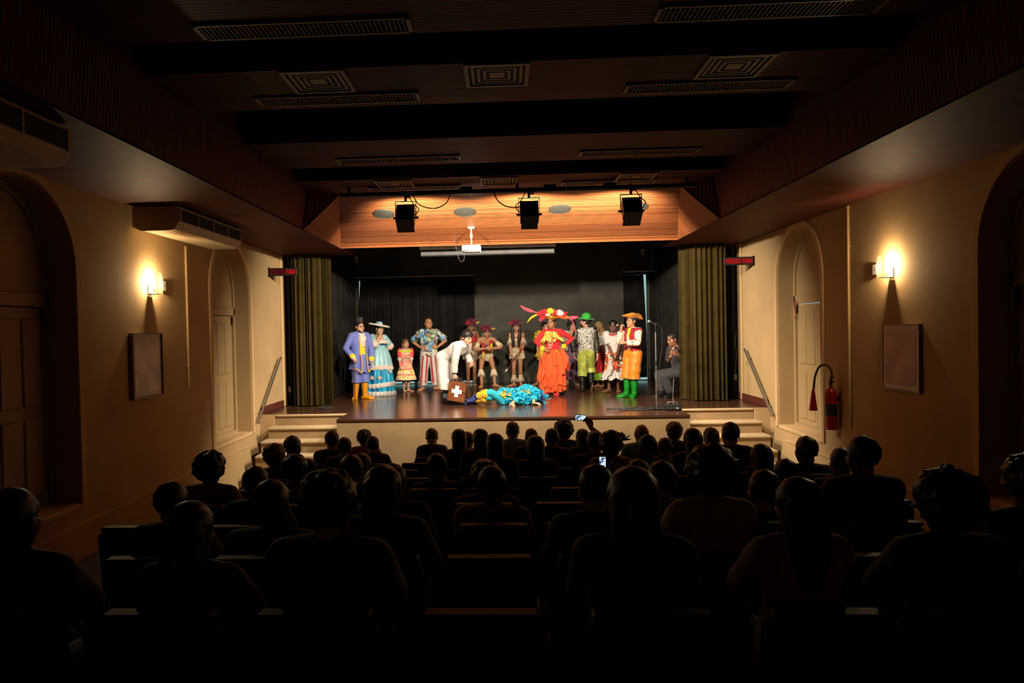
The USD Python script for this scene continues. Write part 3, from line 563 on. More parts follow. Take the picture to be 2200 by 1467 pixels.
obj('cable_coil', tube(curve(pts, 420), .009, 6), M['rubber'], label='tangle of black cable on the floor by the microphone stand', cat='cable')
t = thing('floor_box', 'low black connection box with plugs at the front right stage corner', 'stage box', (2.82, 12.72, STZ))
obj('case', bbox(-.14, .14, -.11, .11, 0, .10, .012), M['black_metal'], t)
for q in range(5): obj('socket', cyl((-.1 + .05 * q, -.10, .05), (-.1 + .05 * q, -.118, .05), .014, 10), M['steel'], t)
obj('plug', cyl((.05, -.118, .05), (.05, -.16, .05), .011, 8), M['white_plastic'], t); obj('handle', tube(curve([(-.08, 0, .1), (-.07, 0, .14), (.07, 0, .14), (.08, 0, .1)], 14), .007, 6), M['steel'], t)
pts = [(-3.55 + .12 * math.cos(a) * (1 + .1 * math.sin(a * .3)), 13.72 + .07 * math.sin(a), STZ + .012 + .0004 * q) for q, a in enumerate(np.linspace(0, 22, 60))]
obj('cable_coil', tube(curve(pts, 200), .009, 6), M['rubber'], label='small coil of black cable at the foot of the left stage curtain', cat='cable')
t = thing('music_stand', 'black music stand with white sheets in front of the guitarist', 'music stand', (2.55, 15.35, STZ))
obj('pole', cyl((0, 0, .05), (0, 0, .62), .010), M['black_metal'], t)
for q in range(3): obj('leg', cyl((0, 0, .16), (.2 * math.cos(q * 2.1 + .3), .2 * math.sin(q * 2.1 + .3), .008), .008), M['black_metal'], t)
obj('desk', moved(box(-.2, .2, -.008, .0, -.11, .11), (0, 0, .66), rz=25, rx=-62), M['black_metal'], t, smooth=False)
obj('sheet_music', moved(cat([box(-.19, -.005, -.014, -.009, -.09, .11), box(.005, .19, -.014, -.009, -.09, .11)]), (0, 0, .66), rz=25, rx=-62), mat('paper_white', (.7, .68, .66), .6), t, smooth=False)
# ------------------------------------------------------------------ people: one continuous body per figure, clothes and hair as its parts
ICO = trimesh.creation.icosphere(1).vertices
def vec(*a): return np.array(a, float)
def unit(a): a = np.asarray(a, float); return a / (np.linalg.norm(a) + 1e-12)
def S(c, r): return np.asarray(c, float) + ICO * np.asarray(r, float)
def H(*cr): return m3.Manifold.hull_points(np.vstack([S(c, r) for c, r in cr]))
def union(ms): return m3.Manifold.batch_boolean(list(ms), m3.OpType.Add)
def finish(m, edge=.024, it=6, amp=0.0, freq=9.0, seed=0, stretch=(1, 1, 1)):
    k = m3mesh(m.refine_to_length(edge)); k.merge_vertices()
    trimesh.smoothing.filter_taubin(k, lamb=.5, nu=.53, iterations=it)
    if amp:
        v = k.vertices; k.vertices = v + k.vertex_normals * (amp * 2 * (meshkit.fbm(v * freq * np.array(stretch) + 7.3 * seed, 3, seed) - .5))[:, None]
    return k
def two_bone(a, b, l1, l2, hint):
    a, b = np.asarray(a, float), np.asarray(b, float); d = b - a; D = np.linalg.norm(d); d = d / D; D = min(max(D, abs(l1 - l2) + .02), (l1 + l2) * .998)
    x = (l1 * l1 - l2 * l2 + D * D) / (2 * D); hh = math.sqrt(max(l1 * l1 - x * x, 0)); p = np.asarray(hint, float); p = unit(p - d * (p @ d))
    return a + d * x + p * hh, a + d * D
def facing(yaw): a = math.radians(yaw); return vec(math.sin(a), -math.cos(a), 0)

class Fig:
    """A posed figure. Positions are metres in the figure's own frame (x to the right of the picture, z up, -y towards the hall)."""
    def __init__(s, h=1.7, yaw=0, pelvis=None, lean=0, side=0, t=None, f=None, twist=0, hyaw=None, hpitch=0, hroll=0, hdir=None, hand_l=None, hand_r=None, elbow_l=None, elbow_r=None,
                 foot_l=None, foot_r=None, knee_l=None, knee_r=None, toe_l=None, toe_r=None, pitch_l=0, pitch_r=0, build=1.0, head=1.14, female=False, curl=.35, palm_l=None, palm_r=None, dir_l=None, dir_r=None, shoulders=None):
        s.h, s.b = h, build
        f0 = facing(yaw) if f is None else unit(f); up = vec(0, 0, 1)
        if t is None:
            la = math.radians(lean); l0 = vec(math.cos(math.radians(yaw)), math.sin(math.radians(yaw)), 0)
            t = up * math.cos(la) + f0 * math.sin(la) + l0 * math.sin(math.radians(side)); t = unit(t)
        t = unit(t); fw = unit(f0 - t * (f0 @ t)); l = unit(np.cross(-fw, t))                                     # the person's left
        s.t, s.f, s.l = t, fw, l
        P = vec(0, 0, .522 * h) if pelvis is None else vec(*pelvis); s.P = P
        sw = shoulders or (.094 if female else .106)
        tw = math.radians(twist); l2 = l * math.cos(tw) + fw * math.sin(tw); f2 = fw * math.cos(tw) - l * math.sin(tw); s.l2, s.f2 = l2, f2
        s.N = P + t * .302 * h; s.sh = {1: P + t * .276 * h + l2 * sw * h, -1: P + t * .276 * h - l2 * sw * h}
        hy = yaw if hyaw is None else hyaw; hf = facing(hy) if f is None or hyaw is not None else fw
        hu = up if f is None or hyaw is not None else t
        if hdir is not None: hu, hf = unit(hdir[0]), unit(hdir[1])
        hl = unit(np.cross(-hf, hu)); a = math.radians(hpitch); hf, hu = hf * math.cos(a) - hu * math.sin(a), hu * math.cos(a) + hf * math.sin(a)
        a = math.radians(hroll); hl, hu = hl * math.cos(a) + hu * math.sin(a), hu * math.cos(a) - hl * math.sin(a)
        s.hs = h / 1.75 * head * (1.0 if h > 1.4 else 1.0); s.hb = np.stack([hl, -hf, hu], 1)
        nd = unit(t * .8 + hu * .6 + hf * .10); s.C = s.N + nd * (.022 * h) + hu * (.105 * s.hs) + hf * .012 * s.hs
        B = {}
        g = {True: (.056, .047, .054), False: (.054, .055, .061)}[female]; b = build
        B['pelvis'] = [(P + l * .046 * h, g[0] * h * b), (P - l * .046 * h, g[0] * h * b), (P + t * .04 * h - fw * .012 * h, .05 * h * b)]
        W0 = P + t * .105 * h; B['waist'] = B['pelvis'][:2] + [(W0 + l * .034 * h, g[1] * h * b), (W0 - l * .034 * h, g[1] * h * b)]
        K = P + t * .205 * h; B['chest'] = B['waist'][2:] + [(K + l2 * .05 * h, g[2] * h * b ** .6), (K - l2 * .05 * h, g[2] * h * b ** .6)]
        U = P + t * .262 * h; B['upper'] = B['chest'][2:] + [(U + l2 * .052 * h, .042 * h), (U - l2 * .052 * h, .042 * h)]
        if female: B['bust'] = [(P + t * .208 * h + f2 * .042 * h + l2 * .040 * h, .036 * h), (P + t * .208 * h + f2 * .042 * h - l2 * .040 * h, .036 * h), (K, .05 * h)]
        if build > 1.12: B['belly'] = [(P + t * .09 * h + fw * .035 * h * (b - .6) * 2, .06 * h * b), (W0, .05 * h)]
        for k in (1, -1):
            B['sh%+d' % k] = [(s.sh[k], .033 * h), (U + l2 * k * .05 * h, .042 * h), (s.N - t * .008 * h, .034 * h)]
        B['neck'] = [(s.N - t * .01 * h, .035 * h), (s.C - hu * .07 * s.hs + (-hf) * .012 * s.hs, .031 * h)]
        s.el, s.wr, s.kn, s.an, s.handf, s.footf = {}, {}, {}, {}, {}, {}
        ua, fa, th, shn = .172 * h, .150 * h, .236 * h, .232 * h
        for k, tgt, hint, pn, dr in ((1, hand_l, elbow_l, palm_l, dir_l), (-1, hand_r, elbow_r, palm_r, dir_r)):
            tgt = s.sh[k] + l * k * .035 * h + fw * .03 * h - up * .318 * h if tgt is None else vec(*tgt)
            hint = (l * k * .6 - fw) if hint is None else vec(*hint)
            e, w = two_bone(s.sh[k], tgt, ua, fa, hint); s.el[k], s.wr[k] = e, w
            B['ua%+d' % k] = [(s.sh[k], .033 * h * b ** .4), (s.sh[k] * .6 + e * .4, .030 * h * b ** .5), (e, .0235 * h)]
            B['fa%+d' % k] = [(e, .0235 * h), (e * .7 + w * .3, .0245 * h), (w, .0155 * h)]
            d = unit(w - e) if dr is None else unit(dr); n = -l * k if pn is None else vec(*pn); n = unit(n - d * (n @ d)); sd = np.cross(n, d) * k; s.handf[k] = (d, n, sd)
            B['palm%+d' % k] = [(w, (.0145 * h)), (w + d * .048 * h + sd * .017 * h, .0095 * h), (w + d * .046 * h - sd * .018 * h, .009 * h)]
            for q, (o, L_) in enumerate(((.020, .041), (.0072, .047), (-.0062, .044), (-.0192, .034))):
                p0 = w + d * .05 * h + sd * o * h; c1 = curl * (.8 + .12 * q); p1 = p0 + (d * math.cos(c1) + n * math.sin(c1)) * L_ * .5 * h; p2 = p1 + (d * math.cos(2.3 * c1) + n * math.sin(2.3 * c1)) * L_ * .5 * h
                B['f%d%+d' % (q, k)] = [(p0, .0058 * h), (p1, .0053 * h)]; B['g%d%+d' % (q, k)] = [(p1, .0053 * h), (p2, .0044 * h)]
            q0 = w + d * .014 * h + sd * .016 * h; q1 = q0 + unit(d * .75 + sd * .65 + n * .25) * .03 * h; q2 = q1 + unit(d * .9 + sd * .15 + n * .4) * .024 * h
            B['t0%+d' % k] = [(q0, .0085 * h), (q1, .0064 * h)]; B['t1%+d' % k] = [(q1, .0064 * h), (q2, .0052 * h)]
        for k, ft, hint, toe, fp_ in ((1, foot_l, knee_l, toe_l, pitch_l), (-1, foot_r, knee_r, toe_r, pitch_r)):
            hip = P - t * .012 * h + l * k * .050 * h
            ft = vec(*(P[:2] + l[:2] * k * .06 * h), .045 * h) if ft is None else vec(*ft)
            kn, an = two_bone(hip, ft, th, shn, fw if hint is None else vec(*hint)); s.kn[k], s.an[k] = kn, an
            B['th%+d' % k] = [(hip, .051 * h * b ** .7), (hip * .65 + kn * .35, .046 * h * b ** .7), (kn, .031 * h)]
            B['kn%+d' % k] = [(kn, .031 * h), (kn * .7 + an * .3, .0325 * h)]; B['sn%+d' % k] = [(kn * .7 + an * .3 - unit(fw) * .006 * h, .0325 * h), (an, .0205 * h)]
            fd = facing(yaw + 14 * k if toe is None else toe); a = math.radians(fp_); fu = vec(0, 0, 1); fd, fu = fd * math.cos(a) - fu * math.sin(a), fu * math.cos(a) + fd * math.sin(a)
            sd = np.cross(fd, fu); s.footf[k] = (fd, fu, sd); A = an - fu * .045 * h
            heel, b1, b2 = A - fd * .026 * h + fu * .020 * h, A + fd * .075 * h + sd * .019 * h + fu * .014 * h, A + fd * .068 * h - sd * .020 * h + fu * .013 * h
            B['heel%+d' % k] = [(an, .0215 * h), (heel, .020 * h), (A + fd * .03 * h + fu * .03 * h, .019 * h)]
            B['foot%+d' % k] = [(heel, .019 * h), (A + fd * .03 * h + fu * .03 * h, .019 * h), (b1, .014 * h), (b2, .0125 * h)]
            for q in range(5):
                o = (.021, .010, 0, -.010, -.019)[q] * k * -1; r = (.0098, .0075, .007, .0066, .006)[q] * h
                p0 = A + fd * .072 * h + sd * o * h + fu * r; p1 = A + fd * (.112, .110, .104, .098, .090)[q] * h + sd * o * 1.1 * h + fu * r; B['toe%d%+d' % (q, k)] = [(p0, r), (p1, r * .9)]
        s.B = B
    def Hp(s, p): return s.C + (np.asarray(p, float) * s.hs) @ s.hb.T
    def Hh(s, *cr):                                                   # hull given in the head's frame
        return m3.Manifold.hull_points(np.vstack([s.Hp(S(c, r)) for c, r in cr]))
    def head(s):
        q = [s.Hh(((0, .014, .035), (.076, .096, .084)), ((0, -.055, .055), (.045, .03, .035)), ((0, -.045, -.03), (.055, .04, .04))),
             s.Hh(((.043, -.045, -.015), .031), ((-.043, -.045, -.015), .031), ((0, -.078, -.098), .018), ((.046, -.004, -.072), .020), ((-.046, -.004, -.072), .020), ((0, -.07, -.05), .03)),
             s.Hh(((0, -.090, .016), .008), ((0, -.110, -.026), .010), ((.012, -.096, -.030), .008), ((-.012, -.096, -.030), .008)),
             s.Hh(((.036, -.078, .026), .011), ((0, -.086, .024), .009)), s.Hh(((-.036, -.078, .026), .011), ((0, -.086, .024), .009)),
             s.Hh(((.078, .008, -.004), (.009, .021, .032))), s.Hh(((-.078, .008, -.004), (.009, .021, .032))),
             s.Hh(((.016, -.088, -.058), .010), ((-.016, -.088, -.058), .010), ((0, -.094, -.058), .010))]
        return q
    def hb_(s, n, e=0.0, cut=None):
        cr = [(c, r + e) for c, r in s.B[n]]
        return H(*cr)
    def body(s, edge=.026, bare=True):
        keys = [k for k in s.B]
        return finish(union([s.hb_(k) for k in keys] + s.head()), edge, 4)
    def shell(s, keys, e=.012):
        return union([s.hb_(k, e) for k in keys])
    TORSO = ('pelvis', 'waist', 'chest', 'upper', 'sh+1', 'sh-1')
    def torso(s, e=.014, lo=None, hi=None, extra=()):
        k = [n for n in s.TORSO + ('bust', 'belly') if n in s.B]; m = union([s.hb_(n, e) for n in k] + list(extra))
        if hi is not None: m = m.trim_by_plane(tuple(-s.t), float(-(s.P + s.t * hi * s.h) @ s.t))
        if lo is not None: m = m.trim_by_plane(tuple(s.t), float((s.P + s.t * lo * s.h) @ s.t))
        return m
    def sleeve(s, k, end=1.0, e0=.02, e1=.02, start=0.0):
        """end: 0..1 upper arm, 1..2 forearm"""
        h = s.h; ms = []
        def at(u): return s.sh[k] + (s.el[k] - s.sh[k]) * u if u <= 1 else s.el[k] + (s.wr[k] - s.el[k]) * (u - 1)
        def rad(u): return (.034 - .0105 * u if u <= 1 else .0245 - .009 * (u - 1)) * h
        us = [start] + [x for x in (.5, 1.0, 1.4) if start < x < end] + [end]
        for a, b in zip(us[:-1], us[1:]):
            ea, eb = (e0 + (e1 - e0) * (u - start) / (end - start) for u in (a, b)); ms.append(H((at(a), rad(a) + ea), (at(b), rad(b) + eb)))
        p, d = at(end), unit(at(end) - at(end - .05)); 
        return union(ms).trim_by_plane(tuple(-d), float(-p @ d))
    def legs(s, end=2.0, e0=.02, e1=.02, ks=(1, -1), pelvis=True):
        """trousers; end: 0..1 thigh, 1..2 shin"""
        h = s.h; ms = [s.hb_('pelvis', e0)] if pelvis else []
        for k in ks:
            hip, kn, an = s.B['th%+d' % k][0][0], s.kn[k], s.an[k]
            def at(u): return hip + (kn - hip) * u if u <= 1 else kn + (an - kn) * (u - 1)
            def rad(u): return np.interp(u, [0, .35, 1, 1.3, 2], [.051 * s.b ** .7, .046 * s.b ** .7, .031, .0325, .0215]) * h
            us = [0] + [x for x in (.35, .7, 1.0, 1.3, 1.65) if x < end] + [end]; q = []
            for a, b in zip(us[:-1], us[1:]):
                ea, eb = (e0 + (e1 - e0) * u / end for u in (a, b)); q.append(H((at(a), rad(a) + ea), (at(b), rad(b) + eb)))
            p, d = at(end), unit(at(end) - at(end - .05)); ms.append(union(q).trim_by_plane(tuple(-d), float(-p @ d)))
        return union(ms)
    def boots(s, k, top=1.1, e=.014):
        kn, an = s.kn[k], s.an[k]; p = kn + (an - kn) * (top - 1); d = unit(an - kn)
        m = union([H((p, .034 * s.h + e), (kn * .6 + an * .4, .033 * s.h + e), (an, .024 * s.h + e)), s.shoe(k, e * .7)])
        m = m.trim_by_plane(tuple(d), float(p @ d))
        return m
    def shoe(s, k, e):
        cr = [(c, r + e) for n in ('toe0', 'toe4') for c, r in s.B['%s%+d' % (n, k)]] + [(s.B['toe1%+d' % k][1][0] + s.footf[k][0] * .012 * s.h, .007 * s.h + e)]
        return union([s.hb_('heel%+d' % k, e), H(*cr, *[(c, r + e) for c, r in s.B['foot%+d' % k]])])
    def panel(s, m, l0, l1, t0, t1, front=True):
        """the part of a shell between two distances across (l) and two heights (t) of the torso, front half"""
        h = s.h; o = s.P; q = []
        for a in (l0, l1):
            for b in (t0, t1):
                for c in ((0.0, .5) if front else (-.5, 0)): q.append(o + s.l * a + s.t * b + s.f * c)
        return m ^ m3.Manifold.hull_points(np.array(q))

def face(P_, F, brow=True, lips=None, skin_dark=False):
    for k in (1, -1):
        e = obj('eye', finish(F.Hh(((k * .031, -.083, .002), (.011, .007, .006))), .02, 1), mat('eye_white', (.32, .28, .25), .3), P_, smooth=True)
        obj('iris', finish(F.Hh(((k * .031, -.089, .002), (.0065, .004, .0055))), .02, 0), mat('eye_dark', (.012, .008, .006), .2), e, smooth=True)
        if brow: obj('eyebrow', finish(F.Hh(((k * .013, -.091, .030), .004), ((k * .034, -.086, .033), .0045), ((k * .052, -.072, .025), .0035)), .02, 0), M['hair_black'], P_)
    obj('lips', finish(F.Hh(((.019, -.094, -.058), (.006, .005, .005)), ((-.019, -.094, -.058), (.006, .005, .005)), ((0, -.101, -.058), (.008, .006, .009))), .02, 0), lips or mat('lips_brown', (.22, .07, .05), .4), P_, smooth=True)

def hair_cap(F, grow=.006, low=-.02, front=.055, back=.03, amp=.006, freq=28, seed=0, edge=.018, extra=()):
    """hair following the skull, cut at the hairline and above the ears"""
    g = grow; m = F.Hh(((0, .018, .040), (.078 + g, .098 + g, .084 + g)))
    cut = [(-.3, -.4, -.3), (.3, -.4, -.3), (-.3, -.4, front + .03), (.3, -.4, front + .03), (-.3, -.062, front), (.3, -.062, front), (-.3, -.018, low + .01), (.3, -.018, low + .01), (-.3, back, -.3), (.3, back, -.3), (-.3, back * .9, low - .03), (.3, back * .9, low - .03)]
    m = m - m3.Manifold.hull_points(np.array([F.Hp(c) for c in cut]))
    m = m.trim_by_plane(tuple(F.hb[:, 2]), float(F.Hp((0, 0, low - .045)) @ F.hb[:, 2]))
    return finish(union([m] + list(extra)), edge, 2, amp, freq, seed)
def hair_locks(F, pts, r, amp=.008, seed=0, freq=30):
    """a mass of long hair through points in the head's frame"""
    m = union([F.Hh((a, ra), (b, rb)) for (a, ra), (b, rb) in zip(list(zip(pts, r))[:-1], list(zip(pts, r))[1:])])
    return m
def cloth_ring(prof, folds=14, amp=.02, t=.008, seed=0, n=None, nz=3, hem_wave=0.0):
    """skirt or frill: prof = rows (z, rx, ry, ox, oy) from top to hem; folds grow towards the hem"""
    prof = np.array(prof, float); u = np.linspace(0, len(prof) - 1, (len(prof) - 1) * nz + 1); n = n or max(48, folds * 7)
    R = np.stack([np.interp(u, np.arange(len(prof)), prof[:, q]) for q in range(5)], 1); a = np.arange(n) / n * 2 * math.pi
    jit = .5 * np.sin(a * 3 + seed) + .3 * np.sin(a * 5 + 2.1 * seed)
    A = []
    for i, (z, rx, ry, ox, oy) in enumerate(R):
        g = (i / max(1, len(R) - 1)); k = amp * (.12 + .88 * g) * np.sin(folds * a + jit * 1.6) * (.75 + .25 * np.sin(2 * a + seed))
        A.append(np.stack([ox + (rx + k) * np.cos(a), oy + (ry + k) * np.sin(a), z + hem_wave * g * np.sin(folds * .5 * a + seed)], 1))
    A = np.array(A); c = A.mean(1, keepdims=True); d = A - c; d[..., 2] = 0; d /= np.linalg.norm(d, axis=2, keepdims=True) + 1e-9
    return sheet(A, A - d * t, wrap=True)
def strips(centres, dirs, length, width, seed=0, curl=.3, n=4, taper=.2):
    """many small curved tapering pieces (feather barbs, fringe, petals) as one closed-ended mesh"""
    rng = np.random.default_rng(seed + 100); V, F_ = [], []; o = 0
    for c, d in zip(np.asarray(centres, float), np.asarray(dirs, float)):
        d = unit(d); s_ = unit(np.cross(d, rng.normal(size=3))); nrm = np.cross(d, s_); L = length * rng.uniform(.7, 1.25); w = width * rng.uniform(.8, 1.2); p = c.copy(); dd = d.copy()
        for i in range(n):
            g = i / (n - 1); ww = w * (1 - (1 - taper) * g ** 1.5) * (.6 + .8 * math.sin(math.pi * min(1, g + .25)))
            for e in (1, -1):
                V += [p + s_ * ww / 2 + nrm * .0012 * e, p - s_ * ww / 2 + nrm * .0012 * e]
            if i < n - 1:
                a = o + 4 * i; b = a + 4
                for x, y in ((0, 1), (3, 2), (1, 3), (2, 0)): F_ += [[a + x, a + y, b + y], [a + x, b + y, b + x]]
            dd = unit(dd + nrm * curl * rng.uniform(-.6, 1.2)); p = p + dd * L / (n - 1)
        e_ = o + 4 * (n - 1); F_ += [[o, o + 2, o + 3], [o, o + 3, o + 1], [e_, e_ + 1, e_ + 3], [e_, e_ + 3, e_ + 2]]; o += 4 * n
    return trimesh.Trimesh(np.array(V), np.array(F_), process=False)
def on_surface(m, n, seed=0):
    rng = np.random.default_rng(seed + 100); a = m.area_faces; f = rng.choice(len(a), n, p=a / a.sum()); r = rng.random((n, 2)); k = r.sum(1) > 1; r[k] = 1 - r[k]
    t = m.triangles[f]; return t[:, 0] + (t[:, 1] - t[:, 0]) * r[:, :1] + (t[:, 2] - t[:, 0]) * r[:, 1:], m.face_normals[f]
def fringe_cuff(P_, name, a, b, r, mt, length=.06, seed=0, n=46):
    """woven band around a limb between a and b with a hanging fringe"""
    a, b = np.asarray(a, float), np.asarray(b, float); d = unit(b - a)
    x = unit(np.cross(d, [0.3, 1, 0.1])); y = np.cross(d, x); L = np.linalg.norm(b - a)
    pr = [(r * .9, 0), (r, .004), (r, L), (r * .9, L + .004)]
    k = 20; t_ = np.arange(k) / k * 2 * math.pi; A = np.array([[a + d * v + (x * math.cos(q) + y * math.sin(q)) * u for q in t_] for u, v in pr])
    B_ = np.array([[a + d * v + (x * math.cos(q) + y * math.sin(q)) * (u - .006) for q in t_] for u, v in pr])
    bd = obj(name, sheet(A, B_, wrap=True), mt, P_, smooth=40)
    q = np.arange(n) / n * 2 * math.pi; c = np.array([b - d * .006 + (x * math.cos(w) + y * math.sin(w)) * (r + .002) for w in q]); dr = np.array([d * 1.0 + (x * math.cos(w) + y * math.sin(w)) * .28 + vec(0, 0, -.3) for w in q])
    obj('fringe', strips(c, dr, length, .014, seed, .08), mt, bd, smooth=False)
def blob(c, r, amp=.012, freq=30, seed=0, edge=.02):
    return finish(H((c, r)), edge, 1, amp, freq, seed)
def flower(P_, name, c, r, mt, n=7, nrm=(0, -1, .2), seed=0, layers=2):
    """a cloth flower: rings of cupped petals around a heart"""
    nrm = unit(nrm); x = unit(np.cross(nrm, [.2, .1, 1])); y = np.cross(nrm, x); ms = []
    for L in range(layers):
        for q in range(n):
            a = 2 * math.pi * (q + .5 * L) / n + seed; d = x * math.cos(a) + y * math.sin(a); rr = r * (1 - .32 * L)
            ms.append(m3mesh(m3.Manifold.hull_points(np.vstack([S(c + nrm * r * .12 * L, r * .08), S(c + d * rr * .72 + nrm * r * (.18 + .2 * L), r * .24), S(c + d * rr + nrm * r * (.32 + .2 * L), r * .10)]))))
    ms.append(m3mesh(H((c + nrm * r * .3, r * .2))))
    return obj(name, cat(ms), mt, P_, smooth=40)

# skin, hair and cloth
def skin(n, c): return mat(n, c, .5, var=.06, vscale=14)
SK = {'light': skin('skin_light', (.48, .26, .16)), 'tan': skin('skin_tan', (.44, .20, .095)), 'brown': skin('skin_brown', (.29, .12, .053)), 'dark': skin('skin_dark', (.13, .055, .03))}
mat('hair_black', (.012, .009, .008), .45, var=.4, vscale=40); mat('hair_brown', (.07, .03, .014), .5, var=.4, vscale=40); mat('hair_blonde', (.30, .17, .07), .5, var=.45, vscale=40); mat('hair_auburn', (.13, .045, .015), .5, var=.4, vscale=40); mat('hair_grey', (.25, .21, .17), .6, var=.3, vscale=30)
# ------------------------------------------------------------------ the performers on the stage
def cloth(n, c, rough=.75, **k): return mat(n, tuple(.82 * v for v in srgb(*c)), rough, var=k.pop('var', .10), vscale=k.pop('vscale', 6), bump=k.pop('bump', .25), bscale=k.pop('bscale', 120), sheen=k.pop('sheen', .15), **k)
def person(label, x, y, group=None, z=STZ): return thing('person', label, 'person', (x, y, z), group=group or 'performers in costume on the stage')
def dress(P_, F, name, m, mt, edge=.028, it=4, amp=.007, freq=9, seed=0, parent=None, smooth=True, **k): return obj(name, finish(m, edge, it, amp, freq, seed), mt, parent or P_, smooth=smooth, **k)

periwinkle = cloth('periwinkle_cloth', (104, 118, 194)); gold_trim = cloth('gold_trim', (226, 160, 38)); yellow = cloth('yellow_cloth', (240, 200, 20)); yellow_leather = cloth('yellow_leather', (212, 142, 16), .4, sheen=0)
lace = cloth('white_lace', (225, 205, 190), bump=.6); white_c = cloth('white_cotton', (212, 204, 196)); satin_blue = cloth('pale_blue_satin', (150, 200, 208), .35); turq = cloth('turquoise_satin', (14, 138, 178), .32); turq_dark = cloth('deep_blue_satin', (8, 84, 140), .35)
red_c = cloth('red_cloth', (205, 18, 28)); red_deep = cloth('deep_red_cloth', (150, 12, 28)); orange_c = cloth('orange_cloth', (240, 82, 12)); orange_satin = cloth('orange_satin', (232, 128, 14), .5); lime = cloth('lime_satin', (182, 192, 78), .4); green_l = cloth('green_leather', (12, 128, 28), .35, sheen=0)
black_l = cloth('black_leather', (24, 22, 24), .3, sheen=0); gold_m = mat('gold_metal', srgb(200, 150, 50), .35, metal=.7); cream_f = cloth('cream_fringe', (238, 220, 182)); jeans = cloth('blue_jeans', (78, 98, 118)); magenta = cloth('magenta_feather', (120, 12, 62)); pearl = mat('pearl_beads', srgb(235, 205, 165), .3)

# 1 the gentleman in the top hat
P_ = person('man in periwinkle tailcoat, black top hat and yellow boots, leaning on a cane', -3.24, 15.63)
F = Fig(1.72, yaw=38, hyaw=48, hand_r=(-.10, -.26, .93), elbow_r=(-.8, -.1, -.4), hand_l=(.26, -.02, .86), elbow_l=(.6, .5, -.2), foot_r=(-.11, -.03, .077), foot_l=(.09, .02, .077), toe_r=5, toe_l=75, build=1.08, curl=.9, palm_r=(0, .2, -1))
obj('body', F.body(), SK['light'], P_, smooth=True); face(P_, F)
obj('beard', finish(F.Hh(((.046, -.035, -.068), .022), ((-.046, -.035, -.068), .022), ((0, -.078, -.100), .023), ((0, -.05, -.09), .03)), .02, 1, .004, 40), M['hair_black'], P_, smooth=True)
obj('hair', hair_cap(F), M['hair_black'], P_, smooth=True)
gl = obj('glasses', cat([tube([F.Hp((k * .031 + .024 * math.cos(a), -.101 + abs(math.cos(a)) * .004, .002 + .018 * math.sin(a))) for a in np.linspace(0, 6.1, 14)], .0028, 5, closed=True) for k in (1, -1)] + [cyl(F.Hp((k * .055, -.098, .006)), F.Hp((k * .080, .0, .01)), .0026, 5) for k in (1, -1)]), M['black_metal'], P_)
ht = obj('top_hat', finish(union([F.Hh(((0, .012, .082), (.085, .10, .012)), ((0, .012, .185), (.080, .094, .012))), F.Hh(((0, .012, .080), (.125, .15, .009)))]), .02, 2), mat('black_felt', (.012, .011, .010), .8), P_, smooth=40)
obj('hat_band', finish(F.Hh(((0, .012, .092), (.088, .103, .012)), ((0, .012, .112), (.088, .103, .012))), .02, 1), M['black_metal'], ht, smooth=40)
ct = F.torso(.032, lo=-.02); dress(P_, F, 'coat', ct, periwinkle)
tails = cloth_ring([(.98, .175, .155, 0, 0), (.86, .20, .18, .0, .01), (.72, .235, .20, .0, .02), (.655, .25, .205, .0, .02)], 9, .018, .012, 2)
v = tails.vertices; fr = (v @ F.f) ; la = v @ F.l; front = np.clip((fr - .02) / .12, 0, 1); v[:, 2] -= front * np.clip(1 - np.abs(np.abs(la) - .06) / .10, 0, 1) * np.clip((.98 - v[:, 2]) / .3, 0, 1) * .10; tails.vertices = v
obj('coat_tails', tails, periwinkle, P_, smooth=60)
for k in (1, -1):
    sl = dress(P_, F, 'sleeve', F.sleeve(k, 1.8, .026, .030), periwinkle, seed=k + 3)
    w, e = F.wr[k], F.el[k]; obj('cuff', finish(H((w + (e - w) * .28, .055), (w + (e - w) * .03, .066)), .02, 3, .008, 30, k), yellow, sl, smooth=True); obj('cuff_lace', finish(H((w + (e - w) * .03, .05), (w + (w - e) * .10, .052)), .02, 1, .012, 40, k), lace, sl, smooth=True)
    obj('trim', finish(F.panel(F.torso(.042), k * .062 - .011, k * .062 + .011, -.02 * F.h, .27 * F.h), .02, 2), gold_trim, P_, smooth=True)
    q0 = F.P + F.l * k * .065 + F.f * .19; obj('tail_trim', tube(curve([q0 + vec(0, 0, .08), q0 + F.f * .035 - vec(0, 0, .12), q0 + F.f * .05 + F.l * k * .02 - vec(0, 0, .30), q0 + F.l * k * .10 + F.f * .02 - vec(0, 0, .235), q0 + F.l * k * .16 - F.f * .08 - vec(0, 0, .23)], 22), .013, 6), gold_trim, P_)
dress(P_, F, 'waistcoat', F.panel(F.torso(.040, lo=-.03), -.058, .058, -.03 * F.h, .2 * F.h), yellow, edge=.02, it=2)
obj('jabot', finish(union([H((F.N - F.t * .0 + F.f * .05, (.085, .07, .035)), (F.N - F.t * .10 + F.f * .10, (.105, .06, .06))), H((F.N - F.t * .10 + F.f * .10, (.105, .06, .06)), (F.N - F.t * .24 + F.f * .125, (.06, .045, .05)))]), .014, 1, .028, 30, 5), lace, P_, smooth=True)
dress(P_, F, 'breeches', F.legs(1.25, .03, .055), periwinkle, seed=6)
for k in (1, -1): obj('boot', finish(F.boots(k, 1.12, .016), .022, 3, .004, 14, k), yellow_leather, P_, smooth=True)
hr = F.wr[-1] + F.handf[-1][0] * .06
t = thing('walking_cane', 'thin brown walking cane under the hand of the man in the top hat', 'cane', (-3.24 + hr[0], 15.63 + hr[1] - .012, STZ)); cane_z = hr[2] - .012
